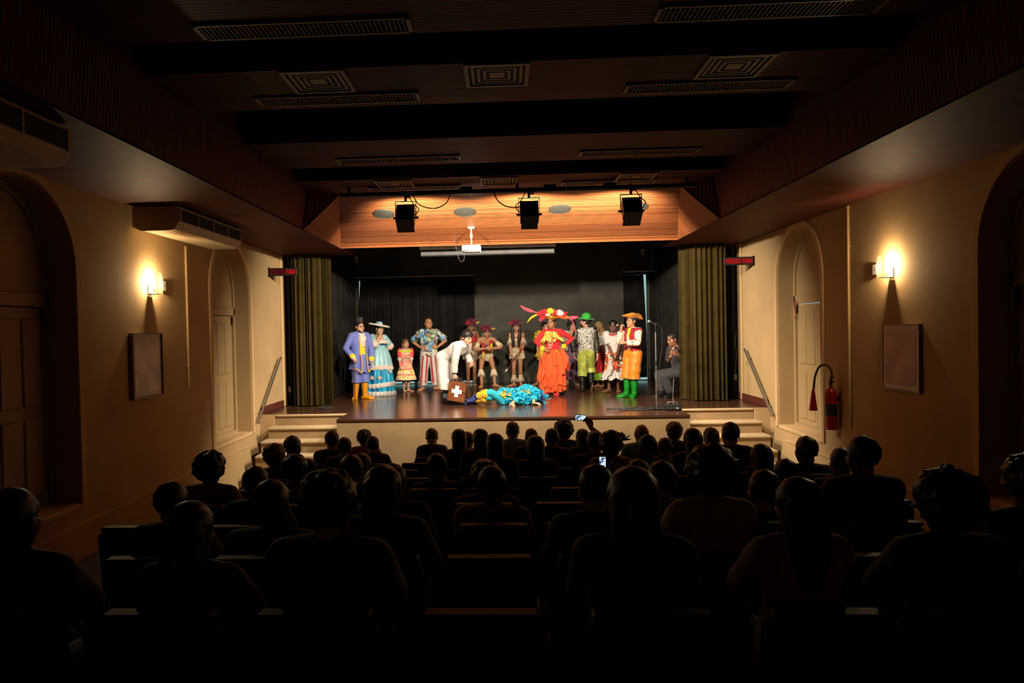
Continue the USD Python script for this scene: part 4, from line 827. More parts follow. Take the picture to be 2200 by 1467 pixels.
obj('shaft', cyl((.0, -.02, .014), (0, 0, cane_z), .010, 8), mat('cane_wood', (.10, .025, .015), .35), t); obj('knob', trimesh.creation.icosphere(2, .022).apply_translation((0, 0, cane_z)), gold_m, t, smooth=True); obj('ferrule', cyl((0, -.02, 0), (0, -.02, .03), .013, 8), M['black_metal'], t)

# 2 the lady in blue
P_ = person('woman in a long turquoise hooped gown and pale blue hat, hand at her mouth', -2.98, 16.5)
F = Fig(1.66, yaw=42, hyaw=52, hpitch=8, hand_r=(.09, -.24, 1.37), elbow_r=(-.4, -.5, -1), hand_l=(.14, .04, .98), elbow_l=(.5, .6, -.3), hroll=-8, female=True, build=1.12, curl=.9, dir_r=(.2, 0, 1), palm_r=(.3, .9, 0))
obj('body', F.body(), SK['light'], P_, smooth=True); face(P_, F); obj('hair', hair_cap(F, .012, low=-.06), M['hair_black'], P_, smooth=True)
dress(P_, F, 'bodice', F.torso(.018, lo=.05, hi=.245), turq)
ru = F.P + F.t * .225 * F.h; obj('neck_ruffle', moved(cloth_ring([(.05, .14, .11, 0, 0), (0, .20, .16, 0, 0), (-.05, .21, .17, 0, 0)], 15, .022, .008, 1), ru + F.f * .02), lace, P_, smooth=60)
for k in (1, -1):
    c0 = F.sh[k] + (F.el[k] - F.sh[k]) * .25; sl = obj('puff_sleeve', finish(H((F.sh[k], .085), (F.sh[k] + (F.el[k] - F.sh[k]) * .55, .098)), .022, 2, .02, 16, k), satin_blue, P_, smooth=True)
    d = unit(F.el[k] - F.sh[k]); c1 = F.sh[k] + (F.el[k] - F.sh[k]) * .78; obj('sleeve_ruffle', finish(H((c1 - d * .04, .075), (c1 + d * .04, .092)), .018, 1, .022, 34, k + 4), lace, sl, smooth=True)
obj('gown_skirt', cloth_ring([(1.14, .14, .12, 0, 0), (1.05, .20, .18, 0, 0), (.8, .28, .26, .0, 0), (.4, .335, .315, 0, 0), (.16, .36, .34, 0, 0), (.02, .37, .35, 0, 0)], 20, .022, .01, 3), pattern('turquoise_panels', 'noise', 2.2, [(.42, srgb(8, 92, 142)), (.52, srgb(18, 150, 190)), (.66, srgb(60, 185, 215))], rough=.3, stretch=(3.2, 3.2, .12), interp=True), P_, smooth=60)
obj('apron', cloth_ring([(1.15, .15, .13, 0, 0), (1.06, .215, .195, 0, 0), (.86, .285, .265, 0, 0), (.68, .315, .295, 0, 0)], 15, .016, .008, 7), satin_blue, P_, smooth=60)
obj('apron_lace', cloth_ring([(.70, .318, .298, 0, 0), (.60, .335, .315, 0, 0)], 26, .016, .008, 2, hem_wave=.012), lace, P_, smooth=60)
for z, r, tl in ((.235, .372, .10), (.055, .385, 0)):
    m = cloth_ring([(z + .055, r - .01, r - .03, 0, 0), (z, r + .012, r - .008, 0, 0), (z - .05, r, r - .02, 0, 0)], 24, .014, .008, 5); v = m.vertices; v[:, 2] += tl * np.clip(v[:, 0], -.1, .4); m.vertices = v; obj('ruffle_band', m, white_c, P_, smooth=60)
for (a, z) in ((-105, .42), (-78, .42), (-35, .56)):
    d = vec(math.cos(math.radians(a)), math.sin(math.radians(a)), 0); flower(P_, 'fabric_flower', d * .352 * vec(1, .95, 0) + vec(0, 0, z), .055, lace, 6, d)
obj('sash', finish(H((vec(0, 0, 1.135), (.16, .14, .02)), (vec(0, 0, 1.18), (.155, .135, .02))), .03, 2), turq_dark, P_, smooth=True)
ht = obj('brimmed_hat', finish(union([F.Hh(((0, .03, .085), (.085, .10, .02)), ((0, .03, .15), (.06, .075, .02))), F.Hh(((0, .03, .070), (.215, .225, .008)))]), .022, 2, .008, 9, 3), satin_blue, P_, smooth=60)
m = cloth_ring([(.035, .20, .21, 0, 0), (.0, .225, .235, 0, 0)], 30, .010, .008, 2); m.vertices = F.Hp(m.vertices + vec(0, .03, .075)); obj('brim_frill', m, lace, ht, smooth=60)

# 3 the small girl
P_ = person('small barefoot girl in a frilled pink and yellow skirt and cropped top', -2.46, 17.33)
F = Fig(1.25, yaw=22, hyaw=34, head=1.32, female=True, foot_r=(-.06, .02, .056), foot_l=(.05, -.02, .056), toe_r=20, toe_l=70, hand_r=(-.12, -.12, .53), hand_l=(.13, -.02, .54), shoulders=.115)
obj('body', F.body(.022), SK['light'], P_, smooth=True); face(P_, F)
obj('hair', hair_cap(F, .014, low=-.05, amp=.012, extra=[hair_locks(F, [(0, .075, .0), (0, .085, -.09), (0, .075, -.15)], [.07, .075, .05]), hair_locks(F, [(.07, .02, -.01), (.075, .03, -.12)], [.04, .035]), hair_locks(F, [(-.07, .02, -.01), (-.075, .03, -.12)], [.04, .035])]), M['hair_auburn'], P_, smooth=True)
coral = pattern('coral_print', 'noise', 22, [(.3, srgb(240, 105, 85)), (.42, srgb(246, 165, 135)), (.55, srgb(250, 200, 160)), (.72, srgb(235, 215, 110))], bump=.3)
frill = pattern('frill_print', 'noise', 20, [(.30, srgb(238, 120, 80)), (.40, srgb(246, 200, 110)), (.52, srgb(246, 228, 180)), (.72, srgb(200, 210, 100))], bump=.3)
dress(P_, F, 'cropped_top', F.torso(.016, lo=.14, hi=.27), coral)
obj('neck_trim', finish(F.torso(.022, lo=.245, hi=.275), .02, 1, .006, 40), mat('lime_trim', srgb(185, 205, 40), .7), P_, smooth=True)
for k in (1, -1):
    sl = obj('puff_sleeve', finish(H((F.sh[k], .055), (F.sh[k] + (F.el[k] - F.sh[k]) * .6, .06)), .018, 2, .012, 20, k), cloth('coral_cloth', (238, 72, 70)), P_, smooth=True); c1 = F.el[k] * .85 + F.sh[k] * .15; obj('sleeve_frill', finish(H((c1, .048), (c1 - vec(0, 0, .03), .055)), .016, 1, .014, 40, k), lace, sl, smooth=True)
obj('waistband', finish(F.torso(.018, lo=-.01, hi=.06), .02, 2, .005, 30), mat('pink_ribbon', srgb(240, 110, 110), .6), P_, smooth=True)
for q, (z0, z1, r0, r1, mt) in enumerate(((.72, .55, .10, .165, coral), (.58, .42, .15, .205, frill), (.45, .30, .19, .235, frill))):
    obj('skirt_tier', cloth_ring([(z0, r0, r0 * .9, 0, 0), ((z0 + z1) / 2, (r0 + r1) / 2 + .01, (r0 + r1) / 2 - .005, 0, 0), (z1, r1, r1 * .95, 0, 0)], 18, .016, .007, q), mt, P_, smooth=60)
    obj('tier_trim', cloth_ring([(z1 + .015, r1, r1 * .95, 0, 0), (z1 - .012, r1 + .008, r1 * .95 + .008, 0, 0)], 24, .012, .007, q), mat('pink_ribbon', srgb(240, 110, 110), .6) if q < 2 else lace, P_, smooth=60)

# 4 the bald man with his hands on his hips
P_ = person('bald barefoot man in flowered shirt and red striped white trousers, hands on hips', -1.92, 17.6)
F = Fig(1.78, yaw=8, hyaw=22, hand_r=(-.205, -.10, 1.06), elbow_r=(-1, .35, 0), hand_l=(.225, -.08, 1.06), elbow_l=(1, .35, 0), foot_r=(-.165, -.03, .08), foot_l=(.15, .03, .08), toe_r=-22, toe_l=68, build=1.12, dir_r=(.9, -.5, -.1), dir_l=(-.9, -.5, -.1), palm_r=(.4, .9, 0), palm_l=(-.4, .9, 0), curl=.4)
obj('body', F.body(), SK['tan'], P_, smooth=True); face(P_, F)
obj('goatee', finish(F.Hh(((0, -.092, -.098), (.018, .010, .016))), .012, 0, .003, 40), M['hair_black'], P_, smooth=True)
hawaii = pattern('flowered_print', 'voronoi', 19, [(0, srgb(26, 34, 42)), (.16, srgb(86, 150, 205)), (.38, srgb(226, 214, 176)), (.56, srgb(74, 112, 74)), (.72, srgb(150, 96, 70)), (.84, srgb(120, 168, 196)), (.93, srgb(196, 188, 110))], distort=.12)
dress(P_, F, 'shirt', union([F.torso(.030, lo=-.10, hi=.325), H((F.P + F.l * .06 - F.t * .08, .135), (F.P - F.l * .06 - F.t * .08, .135), (F.P + F.t * .15, .15))]).trim_by_plane((0, 0, 1), .835), hawaii, amp=.01)
for k in (1, -1): dress(P_, F, 'shirt_sleeve', F.sleeve(k, .95, .03, .055), hawaii, seed=k)
stripes = pattern('red_white_stripes', 'x', 1.0, [(0, srgb(228, 216, 208))], bump=.25)
tr = dress(P_, F, 'trousers', F.legs(1.78, .035, .058), white_c, seed=2)
for k in (1, -1):
    for o in (-.055, .050):
        pts_ = []
        for u in np.linspace(.12, 1.72, 14):
            hip, kn, an = F.B['th%+d' % k][0][0], F.kn[k], F.an[k]; c = hip + (kn - hip) * u if u <= 1 else kn + (an - kn) * (u - 1); r = float(np.interp(u, [0, .35, 1, 1.3, 2], [.056, .05, .033, .0335, .0225])) * F.h + .035 + .0115 * u
            a = o / r; pts_.append((c, r, a, u))
        lft = F.l; V = []
        for c, r, a, u in pts_:
            for da in (-.016, .016): V += [c + (F.f * math.cos(a + da / r * 1.0) + lft * math.sin(a + da / r)) * (r + .002), c + (F.f * math.cos(a + da / r) + lft * math.sin(a + da / r)) * (r + .009)]
        V = np.array(V).reshape(-1, 2, 2, 3); obj('trouser_stripe', sheet(V[:, :, 1], V[:, :, 0]), red_c, tr, smooth=50)
    an, kn = F.an[k], F.kn[k]; c = kn + (an - kn) * .80; obj('rolled_cuff', finish(H((c, (.098, .098, .022)), (c - vec(0, 0, .03), (.098, .098, .022))), .02, 2, .008, 30, k), white_c, P_, smooth=True)
    flower(P_, 'red_bow', c + F.f * .075 + F.l * k * .06, .035, red_c, 5, F.f)

# 5 the doctor bending down with his case
P_ = person('dark-haired man in a long white coat bending forward over a wooden case', -1.09, 14.35)
F = Fig(1.76, yaw=62, pelvis=(-.19, .02, .92), lean=60, hyaw=44, hpitch=22, hand_r=(.01, -.25, .585), elbow_r=(-.5, -.4, 0), hand_l=(.33, .05, .80), elbow_l=(-.2, .6, .2), foot_r=(-.16, -.06, .079), foot_l=(.10, .14, .079), knee_r=(.7, .0, 0), toe_r=50, toe_l=75, curl=1.1, dir_r=(.05, -.02, -1), palm_r=(.4, .9, 0))
obj('body', F.body(), SK['light'], P_, smooth=True); face(P_, F)
obj('hair', hair_cap(F, .018, low=-.035, front=.045, amp=.012), M['hair_black'], P_, smooth=True)
coat = union([F.torso(.034), H((F.P + F.l * .07, .15), (F.P - F.l * .07, .15), (F.P + F.t * .14, .15)), H((F.P + F.l * .06, .15), (F.P - F.l * .06, .15), (vec(-.21, -.09, .50), .125), (vec(-.17, .11, .50), .12)), H((vec(-.21, -.09, .50), .125), (vec(-.17, .11, .50), .12), (vec(-.18, -.11, .25), .125), (vec(-.14, .11, .25), .12))])
coat = coat.trim_by_plane((.12, 0, 1), .27)
dress(P_, F, 'white_coat', coat, white_c, amp=.014, freq=7, seed=3)
for k in (1, -1): dress(P_, F, 'coat_sleeve', F.sleeve(k, 1.88, .034, .036), white_c, amp=.012, seed=k + 8)
obj('collar', finish(H((F.N + F.l * .05, .05), (F.N - F.l * .05, .05), (F.N - F.t * .04 + F.f * .05, .045)), .02, 2, .008, 30), white_c, P_, smooth=True)
dress(P_, F, 'jeans', F.legs(1.95, .02, .03), jeans)
for k in (1, -1): obj('shoe', finish(F.boots(k, 1.93, .016), .02, 2), black_l, P_, smooth=True)
t = thing('first_aid_case', 'brown wooden case with a white cross, held by the man in the white coat', 'briefcase', (-1.09 + .035, 14.35 - .26, STZ + .075), rotz=-6)
T = lambda m: moved(m, ry=9)
case_m = mat('case_leather', (.15, .045, .015), .35, var=.3, vscale=9)
obj('case_body', T(bbox(-.17, .17, -.065, .065, .0, .40, .012)), case_m, t); obj('case_edge', T(cat([bbox(-.174, .174, -.07, .07, .19, .21, .004), bbox(-.174, .174, -.07, .07, -.004, .012, .004), bbox(-.174, .174, -.07, .07, .39, .405, .004)]).apply_scale(1.0)), mat('case_trim', (.06, .018, .008), .4), t)
obj('white_cross', T(cat([box(-.10, .10, -.0715, -.066, .163, .237), box(-.037, .037, -.0716, -.0661, .09, .31)])), mat('cross_paint', srgb(235, 225, 205), .5), t, smooth=False)
obj('handle', T(tube(curve([(-.07, 0, .40), (-.06, 0, .44), (0, 0, .452), (.06, 0, .44), (.07, 0, .40)], 18), .011, 8)), M['black_metal'], t)
for xx in (-.11, .11): obj('latch', T(bbox(xx - .018, xx + .018, -.074, -.066, .365, .405, .003)), M['steel'], t)

# 6-8 the three in fringed dress with feather crowns
def feather_crown(P_, F, mt, n=150, seed=0, extra=True, size=.075):
    rng = np.random.default_rng(seed); a = rng.uniform(0, 2 * math.pi, n); z = rng.uniform(.03, .115, n); r = np.where(z < .08, 1, .7)
    c = F.Hp(np.stack([.085 * r * np.cos(a), .016 + .105 * r * np.sin(a), z], 1)); d = (np.stack([np.cos(a), np.sin(a), .8 + rng.random(n)], 1)) @ F.hb.T
    cr = obj('feather_crown', cat([strips(c, d, size, .034, seed, .35), finish(F.Hh(((0, .016, .06), (.086, .106, .03)), ((0, .016, .10), (.06, .08, .03))), .03, 1)]), mt, P_, smooth=False)
    if extra:
        for q, (aa, m) in enumerate(((-2.5, red_c), (-.6, yellow), (-2.0, red_c), (-1.1, magenta))):
            c0 = F.Hp((.085 * math.cos(aa), .016 + .1 * math.sin(aa), .07)); obj('feather', strips([c0] * 3, [F.hb @ vec(math.cos(aa), math.sin(aa) * .6, .3 + .3 * w) for w in range(3)], .13, .035, seed + q, .3, 6), m, cr, smooth=False)
    return cr
def hanging_feathers(P_, F, side, mts, seed=0, drop=.32, top=-.02):
    p = [F.Hp((side * .088, -.03, top)), F.Hp((side * .095, -.06, top - drop * .5)), F.Hp((side * .085, -.09, top - drop))]
    p[1][2] = p[0][2] - drop * .5; p[2][2] = p[0][2] - drop
    cord = obj('ear_cord', tube(curve(p, 12), .006, 5), lace, P_)
    for q, m in enumerate(mts):
        c = p[1] + (p[2] - p[1]) * (q / max(1, len(mts) - 1)); obj('feather', strips([c + vec(.01 * w, 0, 0) for w in (-1, 0, 1)], [vec(.15 * w, -.3, -1) for w in (-1, 0, 1)], .14, .045, seed + q, .25, 5), m, cord, smooth=False)
def necklace(P_, F, n, r, drop, mt, name='bead_necklace', off=.02):
    pts_ = []
    for q in range(n):
        a = 2 * math.pi * q / n; f_ = max(0, math.sin(a)); b_ = F.N - F.t * .015 + F.l * math.cos(a) * .075 + F.f * math.sin(a) * .085
        c = b_ - F.t * drop * f_ ** 1.3 + F.f * f_ * (off + .05); pts_.append(trimesh.creation.icosphere(1, r).apply_translation(c))
    return obj(name, cat(pts_), mt, P_, smooth=True)
def loin(P_, F, tiers, seed=0, length=.12):
    for q, (lo, r) in enumerate(tiers):
        n = 110; a = np.arange(n) / n * 2 * math.pi; c = F.P + F.t * lo + np.stack([np.cos(a)] * 3, 1) * F.l * r + np.stack([np.sin(a)] * 3, 1) * F.f * r * .85; d = np.stack([np.cos(a)] * 3, 1) * F.l * .35 + np.stack([np.sin(a)] * 3, 1) * F.f * .35 - vec(0, 0, 1)
        band = obj('fringe_skirt', finish(F.torso(.022, lo=lo / F.h - .012, hi=lo / F.h + .022), .022, 1, .004, 40), cream_f, P_, smooth=True); obj('fringe', strips(c, d, length, .022, seed + q, .12), cream_f, band, smooth=False)

P_ = person('bare-armed man with magenta feather crown, half hidden behind the white coat', -.89, 18.78)
F = Fig(1.74, yaw=8, hyaw=18, hpitch=20, lean=10, pelvis=(-.06, .04, .89), hand_r=(-.16, -.22, .93), elbow_r=(-1, .3, 0), hand_l=(.15, -.2, .80), elbow_l=(1, .1, 0), foot_r=(-.14, .05, .078), foot_l=(.03, -.02, .078), toe_l=10)
obj('body', F.body(), SK['brown'], P_, smooth=True); face(P_, F); obj('hair', hair_cap(F, .01), M['hair_black'], P_, smooth=True)
feather_crown(P_, F, magenta, seed=1); hanging_feathers(P_, F, 1, [red_c, red_c, yellow], 3); hanging_feathers(P_, F, -1, [red_c, red_c], 5); necklace(P_, F, 36, .008, .10, red_deep); loin(P_, F, ((.0, .16), (-.07, .165)), 4)
dress(P_, F, 'sash_top', F.torso(.012, lo=.16, hi=.235), red_c)

P_ = person('barefoot man crouching forward with hands at waist, fringed skirt and feather crown', -.50, 18.22)
F = Fig(1.70, yaw=4, hyaw=14, hpitch=14, lean=36, pelvis=(-.04, .22, .83), hand_r=(-.03, -.26, .99), elbow_r=(-1, .1, -.3), hand_l=(.12, -.24, .98), elbow_l=(1, .1, -.3), foot_r=(-.16, -.02, .077), foot_l=(.17, .02, .077), toe_r=-8, toe_l=62, knee_r=(-.4, -1, 0), knee_l=(.5, -1, 0), curl=.9)
obj('body', F.body(), SK['tan'], P_, smooth=True); face(P_, F); obj('hair', hair_cap(F, .012), M['hair_black'], P_, smooth=True)
feather_crown(P_, F, magenta, seed=2); hanging_feathers(P_, F, 1, [red_c, yellow, yellow], 7, .34); hanging_feathers(P_, F, -1, [red_c, red_c, red_c, yellow], 9, .46)
necklace(P_, F, 40, .008, .14, pearl); necklace(P_, F, 44, .009, .20, red_deep); loin(P_, F, ((.05, .15), (-.02, .155)), 6, .085)
dress(P_, F, 'chest_band', F.torso(.012, lo=.17, hi=.22), M['black_drape'], edge=.022)
for k in (1, -1):
    fringe_cuff(P_, 'arm_cuff', F.sh[k] + (F.el[k] - F.sh[k]) * .42, F.sh[k] + (F.el[k] - F.sh[k]) * .72, .058, cream_f, .08, 2); fringe_cuff(P_, 'leg_cuff', F.kn[k] + (F.an[k] - F.kn[k]) * .06, F.kn[k] + (F.an[k] - F.kn[k]) * .25, .068, cream_f, .10, 3)

P_ = person('woman with long black hair, feather crown and tiered cream fringe skirt, holding a rattle', .22, 18.33)
F = Fig(1.67, yaw=-4, hyaw=-10, hpitch=6, lean=10, pelvis=(.03, .06, .865), hand_r=(-.12, -.20, .80), elbow_r=(-1, .0, 0), hand_l=(.07, -.24, .86), elbow_l=(1, .1, 0), foot_r=(-.06, .0, .075), foot_l=(.11, -.03, .075), toe_r=-70, toe_l=6, female=True, curl=1.0)
obj('body', F.body(), SK['tan'], P_, smooth=True); face(P_, F, lips=mat('lips_red', (.3, .05, .05), .4))
obj('hair', hair_cap(F, .012, low=-.05, amp=.004, extra=[hair_locks(F, [(0, .07, .02), (0, .09, -.12), (0, .08, -.30)], [.075, .07, .05]), hair_locks(F, [(.078, .0, .03), (.088, -.045, -.10), (.075, -.10, -.26), (.06, -.12, -.42)], [.03, .036, .04, .03]), hair_locks(F, [(-.078, .0, .03), (-.088, -.045, -.10), (-.075, -.10, -.26), (-.065, -.12, -.42)], [.03, .036, .04, .03])]), M['hair_black'], P_, smooth=True)
feather_crown(P_, F, magenta, 190, seed=3, size=.085); dress(P_, F, 'bandeau', F.torso(.014, lo=.155, hi=.23), cream_f, edge=.022); hanging_feathers(P_, F, 1, [orange_c, red_c, yellow], 11, .40, -.05)
n = 60; a = np.arange(n) / n * 2 * math.pi; c = F.P + F.t * .155 * F.h + np.outer(np.cos(a), F.l) * .15 + np.outer(np.sin(a), F.f) * .135; obj('bandeau_fringe', strips(c, np.outer(np.cos(a), F.l) * .3 + np.outer(np.sin(a), F.f) * .3 - vec(0, 0, 1), .06, .018, 3, .1), cream_f, P_, smooth=False)
loin(P_, F, ((.085, .145), (.01, .165), (-.065, .175)), 8, .09)
for k in (1, -1):
    fringe_cuff(P_, 'arm_cuff', F.sh[k] + (F.el[k] - F.sh[k]) * .40, F.sh[k] + (F.el[k] - F.sh[k]) * .66, .055, cream_f, .10, 4); fringe_cuff(P_, 'leg_cuff', F.kn[k] + (F.an[k] - F.kn[k]) * .42, F.kn[k] + (F.an[k] - F.kn[k]) * .62, .056, cream_f, .10, 5)
p0 = F.wr[1] + F.handf[1][0] * .055; p1 = vec(-.24, -.22, .44); d = unit(p1 - p0); p0 = p0 - d * .12
t = thing('rattle_stick', 'thin dark rattle stick with a pale tip, held by the long-haired woman', 'rattle', (.22, 18.33, STZ)); obj('stick', cyl(p0, p1, .010, 8), mat('cane_wood', (.1, .025, .015), .35), t); obj('tip', finish(H((p1, .03), (p1 + d * .05, .022)), .02, 2), lace, t, smooth=True); obj('grip_feathers', strips([p0] * 6, [vec(math.cos(q), math.sin(q), 1) for q in range(6)], .09, .03, 2, .2), red_c, t, smooth=False)

# 9 the one with the yellow feather sleeve, mostly behind the queen
P_ = person('person with a yellow feathered shoulder, mostly hidden behind the red and orange costume', .96, 18.45)
F = Fig(1.62, yaw=20, hyaw=30, hand_r=(-.19, -.16, .76), elbow_r=(-1, .1, 0), hand_l=(.2, -.1, .80), foot_r=(-.20, .0, .073), foot_l=(.1, .05, .073), toe_r=-55, toe_l=25, female=True)
obj('body', F.body(), SK['tan'], P_, smooth=True); face(P_, F); obj('hair', hair_cap(F, .012, low=-.05, extra=[hair_locks(F, [(0, .07, 0), (0, .085, -.15)], [.07, .05])]), M['hair_black'], P_, smooth=True)
bodice = finish(F.torso(.016, lo=-.04, hi=.25), .026, 3); obj('yellow_dress', bodice, yellow, P_, smooth=True)
obj('short_skirt', cloth_ring([(.92, .14, .12, 0, 0), (.78, .19, .17, 0, 0), (.66, .20, .18, 0, 0)], 14, .014, .008, 1), yellow, P_, smooth=60)
for k in (1, -1):
    m = m3mesh(H((F.sh[k], .075), (F.sh[k] + (F.el[k] - F.sh[k]) * .45, .07))); p, nn = on_surface(m, 150, k + 2); obj('feather_sleeve', cat([m.apply_scale(1.0), strips(p, nn - vec(0, 0, .5), .085, .032, k, .4)]), yellow, P_, smooth=False)
obj('wrist_feathers', strips(np.repeat([F.wr[-1]], 30, 0), np.random.default_rng(3).normal(size=(30, 3)) - vec(0, 0, .6), .08, .03, 8, .4), yellow, P_, smooth=False)

# 10 the queen in red and orange
P_ = person('performer in red blouse, long orange skirt and huge feather and flower headdress, hands on hips', .98, 15.9)
F = Fig(1.73, yaw=-22, hyaw=-34, hpitch=4, hand_r=(-.20, -.16, 1.02), elbow_r=(-1, .1, -.1), hand_l=(.235, -.06, 1.05), elbow_l=(1, .25, -.1), foot_r=(-.13, -.05, .078), foot_l=(.07, -.03, .078), toe_r=-50, toe_l=-10, build=1.02, dir_l=(-.7, -.5, -.5), dir_r=(.6, -.6, -.4), palm_l=(-.4, .9, 0), palm_r=(.4, .9, 0), curl=.5)
obj('body', F.body(), SK['brown'], P_, smooth=True); face(P_, F, lips=mat('lips_red', (.3, .05, .05), .4)); obj('hair', hair_cap(F, .008, low=-.04, front=.05), M['hair_black'], P_, smooth=True)
dress(P_, F, 'red_blouse', F.torso(.014, lo=.02, hi=.318), red_c, amp=.005)
for k in (1, -1):
    sl = dress(P_, F, 'blouse_sleeve', F.sleeve(k, 1.72, .014, .012), red_c, seed=k); w, e = F.wr[k], F.el[k]
    flower(P_, 'wrist_corsage', w + (e - w) * .1 + F.f * .03, .062, yellow, 8, F.f, k); obj('bracelet', finish(H((w + (e - w) * .05, .036), (w + (e - w) * .16, .04)), .016, 1, .006, 60), gold_m, P_, smooth=True)
rng = np.random.default_rng(21); A = rng.uniform(0, 2 * math.pi, 420); rr = rng.uniform(.08, .21, 420); c = F.N - F.t * .04 + np.outer(np.cos(A), F.l) * rr[:, None] + np.outer(np.sin(A), F.f) * (rr * .85)[:, None] - np.outer((rr - .09) * 1.5, F.t) + F.f * .03
obj('feather_collar', strips(c, np.outer(np.cos(A), F.l) + np.outer(np.sin(A), F.f) - F.t * .7, .075, .030, 5, .35), mat('pale_yellow_feather', srgb(232, 200, 96), .6, var=.25, vscale=25), P_, smooth=False)
for dr in (.26, .32, .38): necklace(P_, F, 70, .0085, dr, pearl, 'pearl_necklace', .045)
obj('gold_belt', finish(F.torso(.024, lo=.015, hi=.05), .022, 1), gold_m, P_, smooth=True)
obj('underskirt', cloth_ring([(1.0, .15, .13, 0, 0), (.6, .23, .20, 0, 0), (.25, .25, .22, -.02, 0), (.07, .22, .20, -.03, 0)], 15, .035, .01, 4), orange_c, P_, smooth=60)
for q, (zt, zb, r, ox, sd, hw) in enumerate(((1.0, .56, .26, .05, 1, .10), (1.0, .34, .27, -.03, 2, .14), (.62, .17, .265, -.02, 5, .07))):
    obj('skirt_layer', cloth_ring([(zt, .16 if zt > .9 else .24, .14 if zt > .9 else .21, 0, 0), ((zt + zb) / 2 + .08, r - .02, r - .05, ox * .5, 0), (zb, r + .02, r - .02, ox, 0)], 11 + q, .05, .01, sd, hem_wave=hw), orange_c, P_, smooth=60)
for q, (xx, sd) in enumerate(((-.15, 3), (.2, 8))):
    m = finish(H((vec(xx, -.12, .98), .04), (vec(xx * 1.45, -.15, .82), .06), (vec(xx * 1.25, -.16, .60), .04)), .022, 1, .03, 9, sd); obj('gathered_drape', m, orange_c, P_, smooth=True)
for k in (1, -1): obj('shoe', finish(F.boots(k, 1.93, .014), .02, 2), red_c, P_, smooth=True)
hd = obj('crown_band', finish(F.Hh(((0, .015, .075), (.088, .105, .012)), ((0, .015, .135), (.094, .112, .012))), .02, 1), gold_m, P_, smooth=True)
for q in range(16):
    a = 2 * math.pi * q / 16; obj('crown_bead', trimesh.creation.icosphere(1, .011).apply_translation(F.Hp((.093 * math.cos(a), .015 + .111 * math.sin(a), .105))), mat('amber_bead', srgb(225, 120, 30), .25), hd, smooth=True)
top = F.C + vec(0, 0, .17); pinkf = cloth('pink_feather', (240, 80, 100)); white_fl = mat('white_pink_flower', srgb(245, 200, 195), .6, var=.2, vscale=20); redf = cloth('crimson_flower', (215, 15, 40))
for (x, z, r, m, y) in ((-.26, .03, .075, redf, -.02), (-.16, .055, .085, redf, -.05), (-.03, .075, .085, yellow, -.06), (.07, .045, .08, redf, -.05), (.17, .03, .09, white_fl, -.05), (.25, .0, .07, redf, -.02), (-.09, .01, .06, white_fl, -.08), (-.20, -.07, .06, redf, -.06), (-.24, -.10, .045, pinkf, -.05), (.02, .03, .08, redf, .08), (.15, .02, .08, yellow, .08), (-.14, .03, .08, yellow, .08)):
    flower(P_, 'headdress_flower', top + vec(x, y, z), r, m, 9, vec(x * .8, -.7, .6), x * 9)
obj('headdress_base', finish(H((top + vec(-.24, 0, -.01), .035), (top + vec(0, 0, .0), .06), (top + vec(.28, 0, -.05), .03)), .03, 1), orange_c, P_, smooth=True)
def plume(P_, name, pts_, w, mt, n=14):
    c = curve(pts_, n); tg = np.gradient(c, axis=0); s_ = np.cross(tg, [0, 1, 0]); s_ /= np.linalg.norm(s_, axis=1, keepdims=True); g = np.linspace(0, 1, n); ww = w * np.sin(np.pi * np.clip(g * .92 + .06, 0, 1)) ** .7 + .004
    A = np.stack([c + s_ * ww[:, None] / 2, c - vec(0, .012, 0), c - s_ * ww[:, None] / 2], 1); return obj(name, sheet(A, A + vec(0, .008, 0)), mt, P_, smooth=50)
obj('quill', tube([top + vec(-.26, 0, .05), top + vec(-.42, 0, .09)], .008, 6), lace, P_)
plume(P_, 'long_feather', [top + vec(-.36, 0, .075), top + vec(-.46, -.01, .105), top + vec(-.58, -.01, .155), top + vec(-.68, 0, .225)], .062, pinkf)
plume(P_, 'curved_feather', [top + vec(-.26, -.03, .02), top + vec(-.36, -.04, .0), top + vec(-.46, -.05, -.06), top + vec(-.54, -.05, -.16)], .042, yellow)
plume(P_, 'curved_feather', [top + vec(.18, -.04, -.02), top + vec(.28, -.05, -.055), top + vec(.38, -.04, -.05)], .075, orange_satin); plume(P_, 'curved_feather', [top + vec(.12, -.06, .0), top + vec(.22, -.07, -.05), top + vec(.33, -.05, -.07)], .06, orange_c)
plume(P_, 'long_feather', [top + vec(.34, -.02, -.06), top + vec(.46, -.02, -.065), top + vec(.58, 0, -.05)], .07, pinkf); plume(P_, 'small_feather', [top + vec(.25, 0, .0), top + vec(.30, 0, .04), top + vec(.36, 0, .055)], .045, redf)
obj('ribbon', tube(curve([top + vec(.40, -.02, -.09), top + vec(.46, -.03, -.16), top + vec(.50, -.02, -.30), top + vec(.52, 0, -.40)], 16), .012, 5), pinkf, P_)
hanging_feathers(P_, F, -1, [yellow, yellow, mat('olive_bead', srgb(150, 150, 30), .5)], 4, .30)

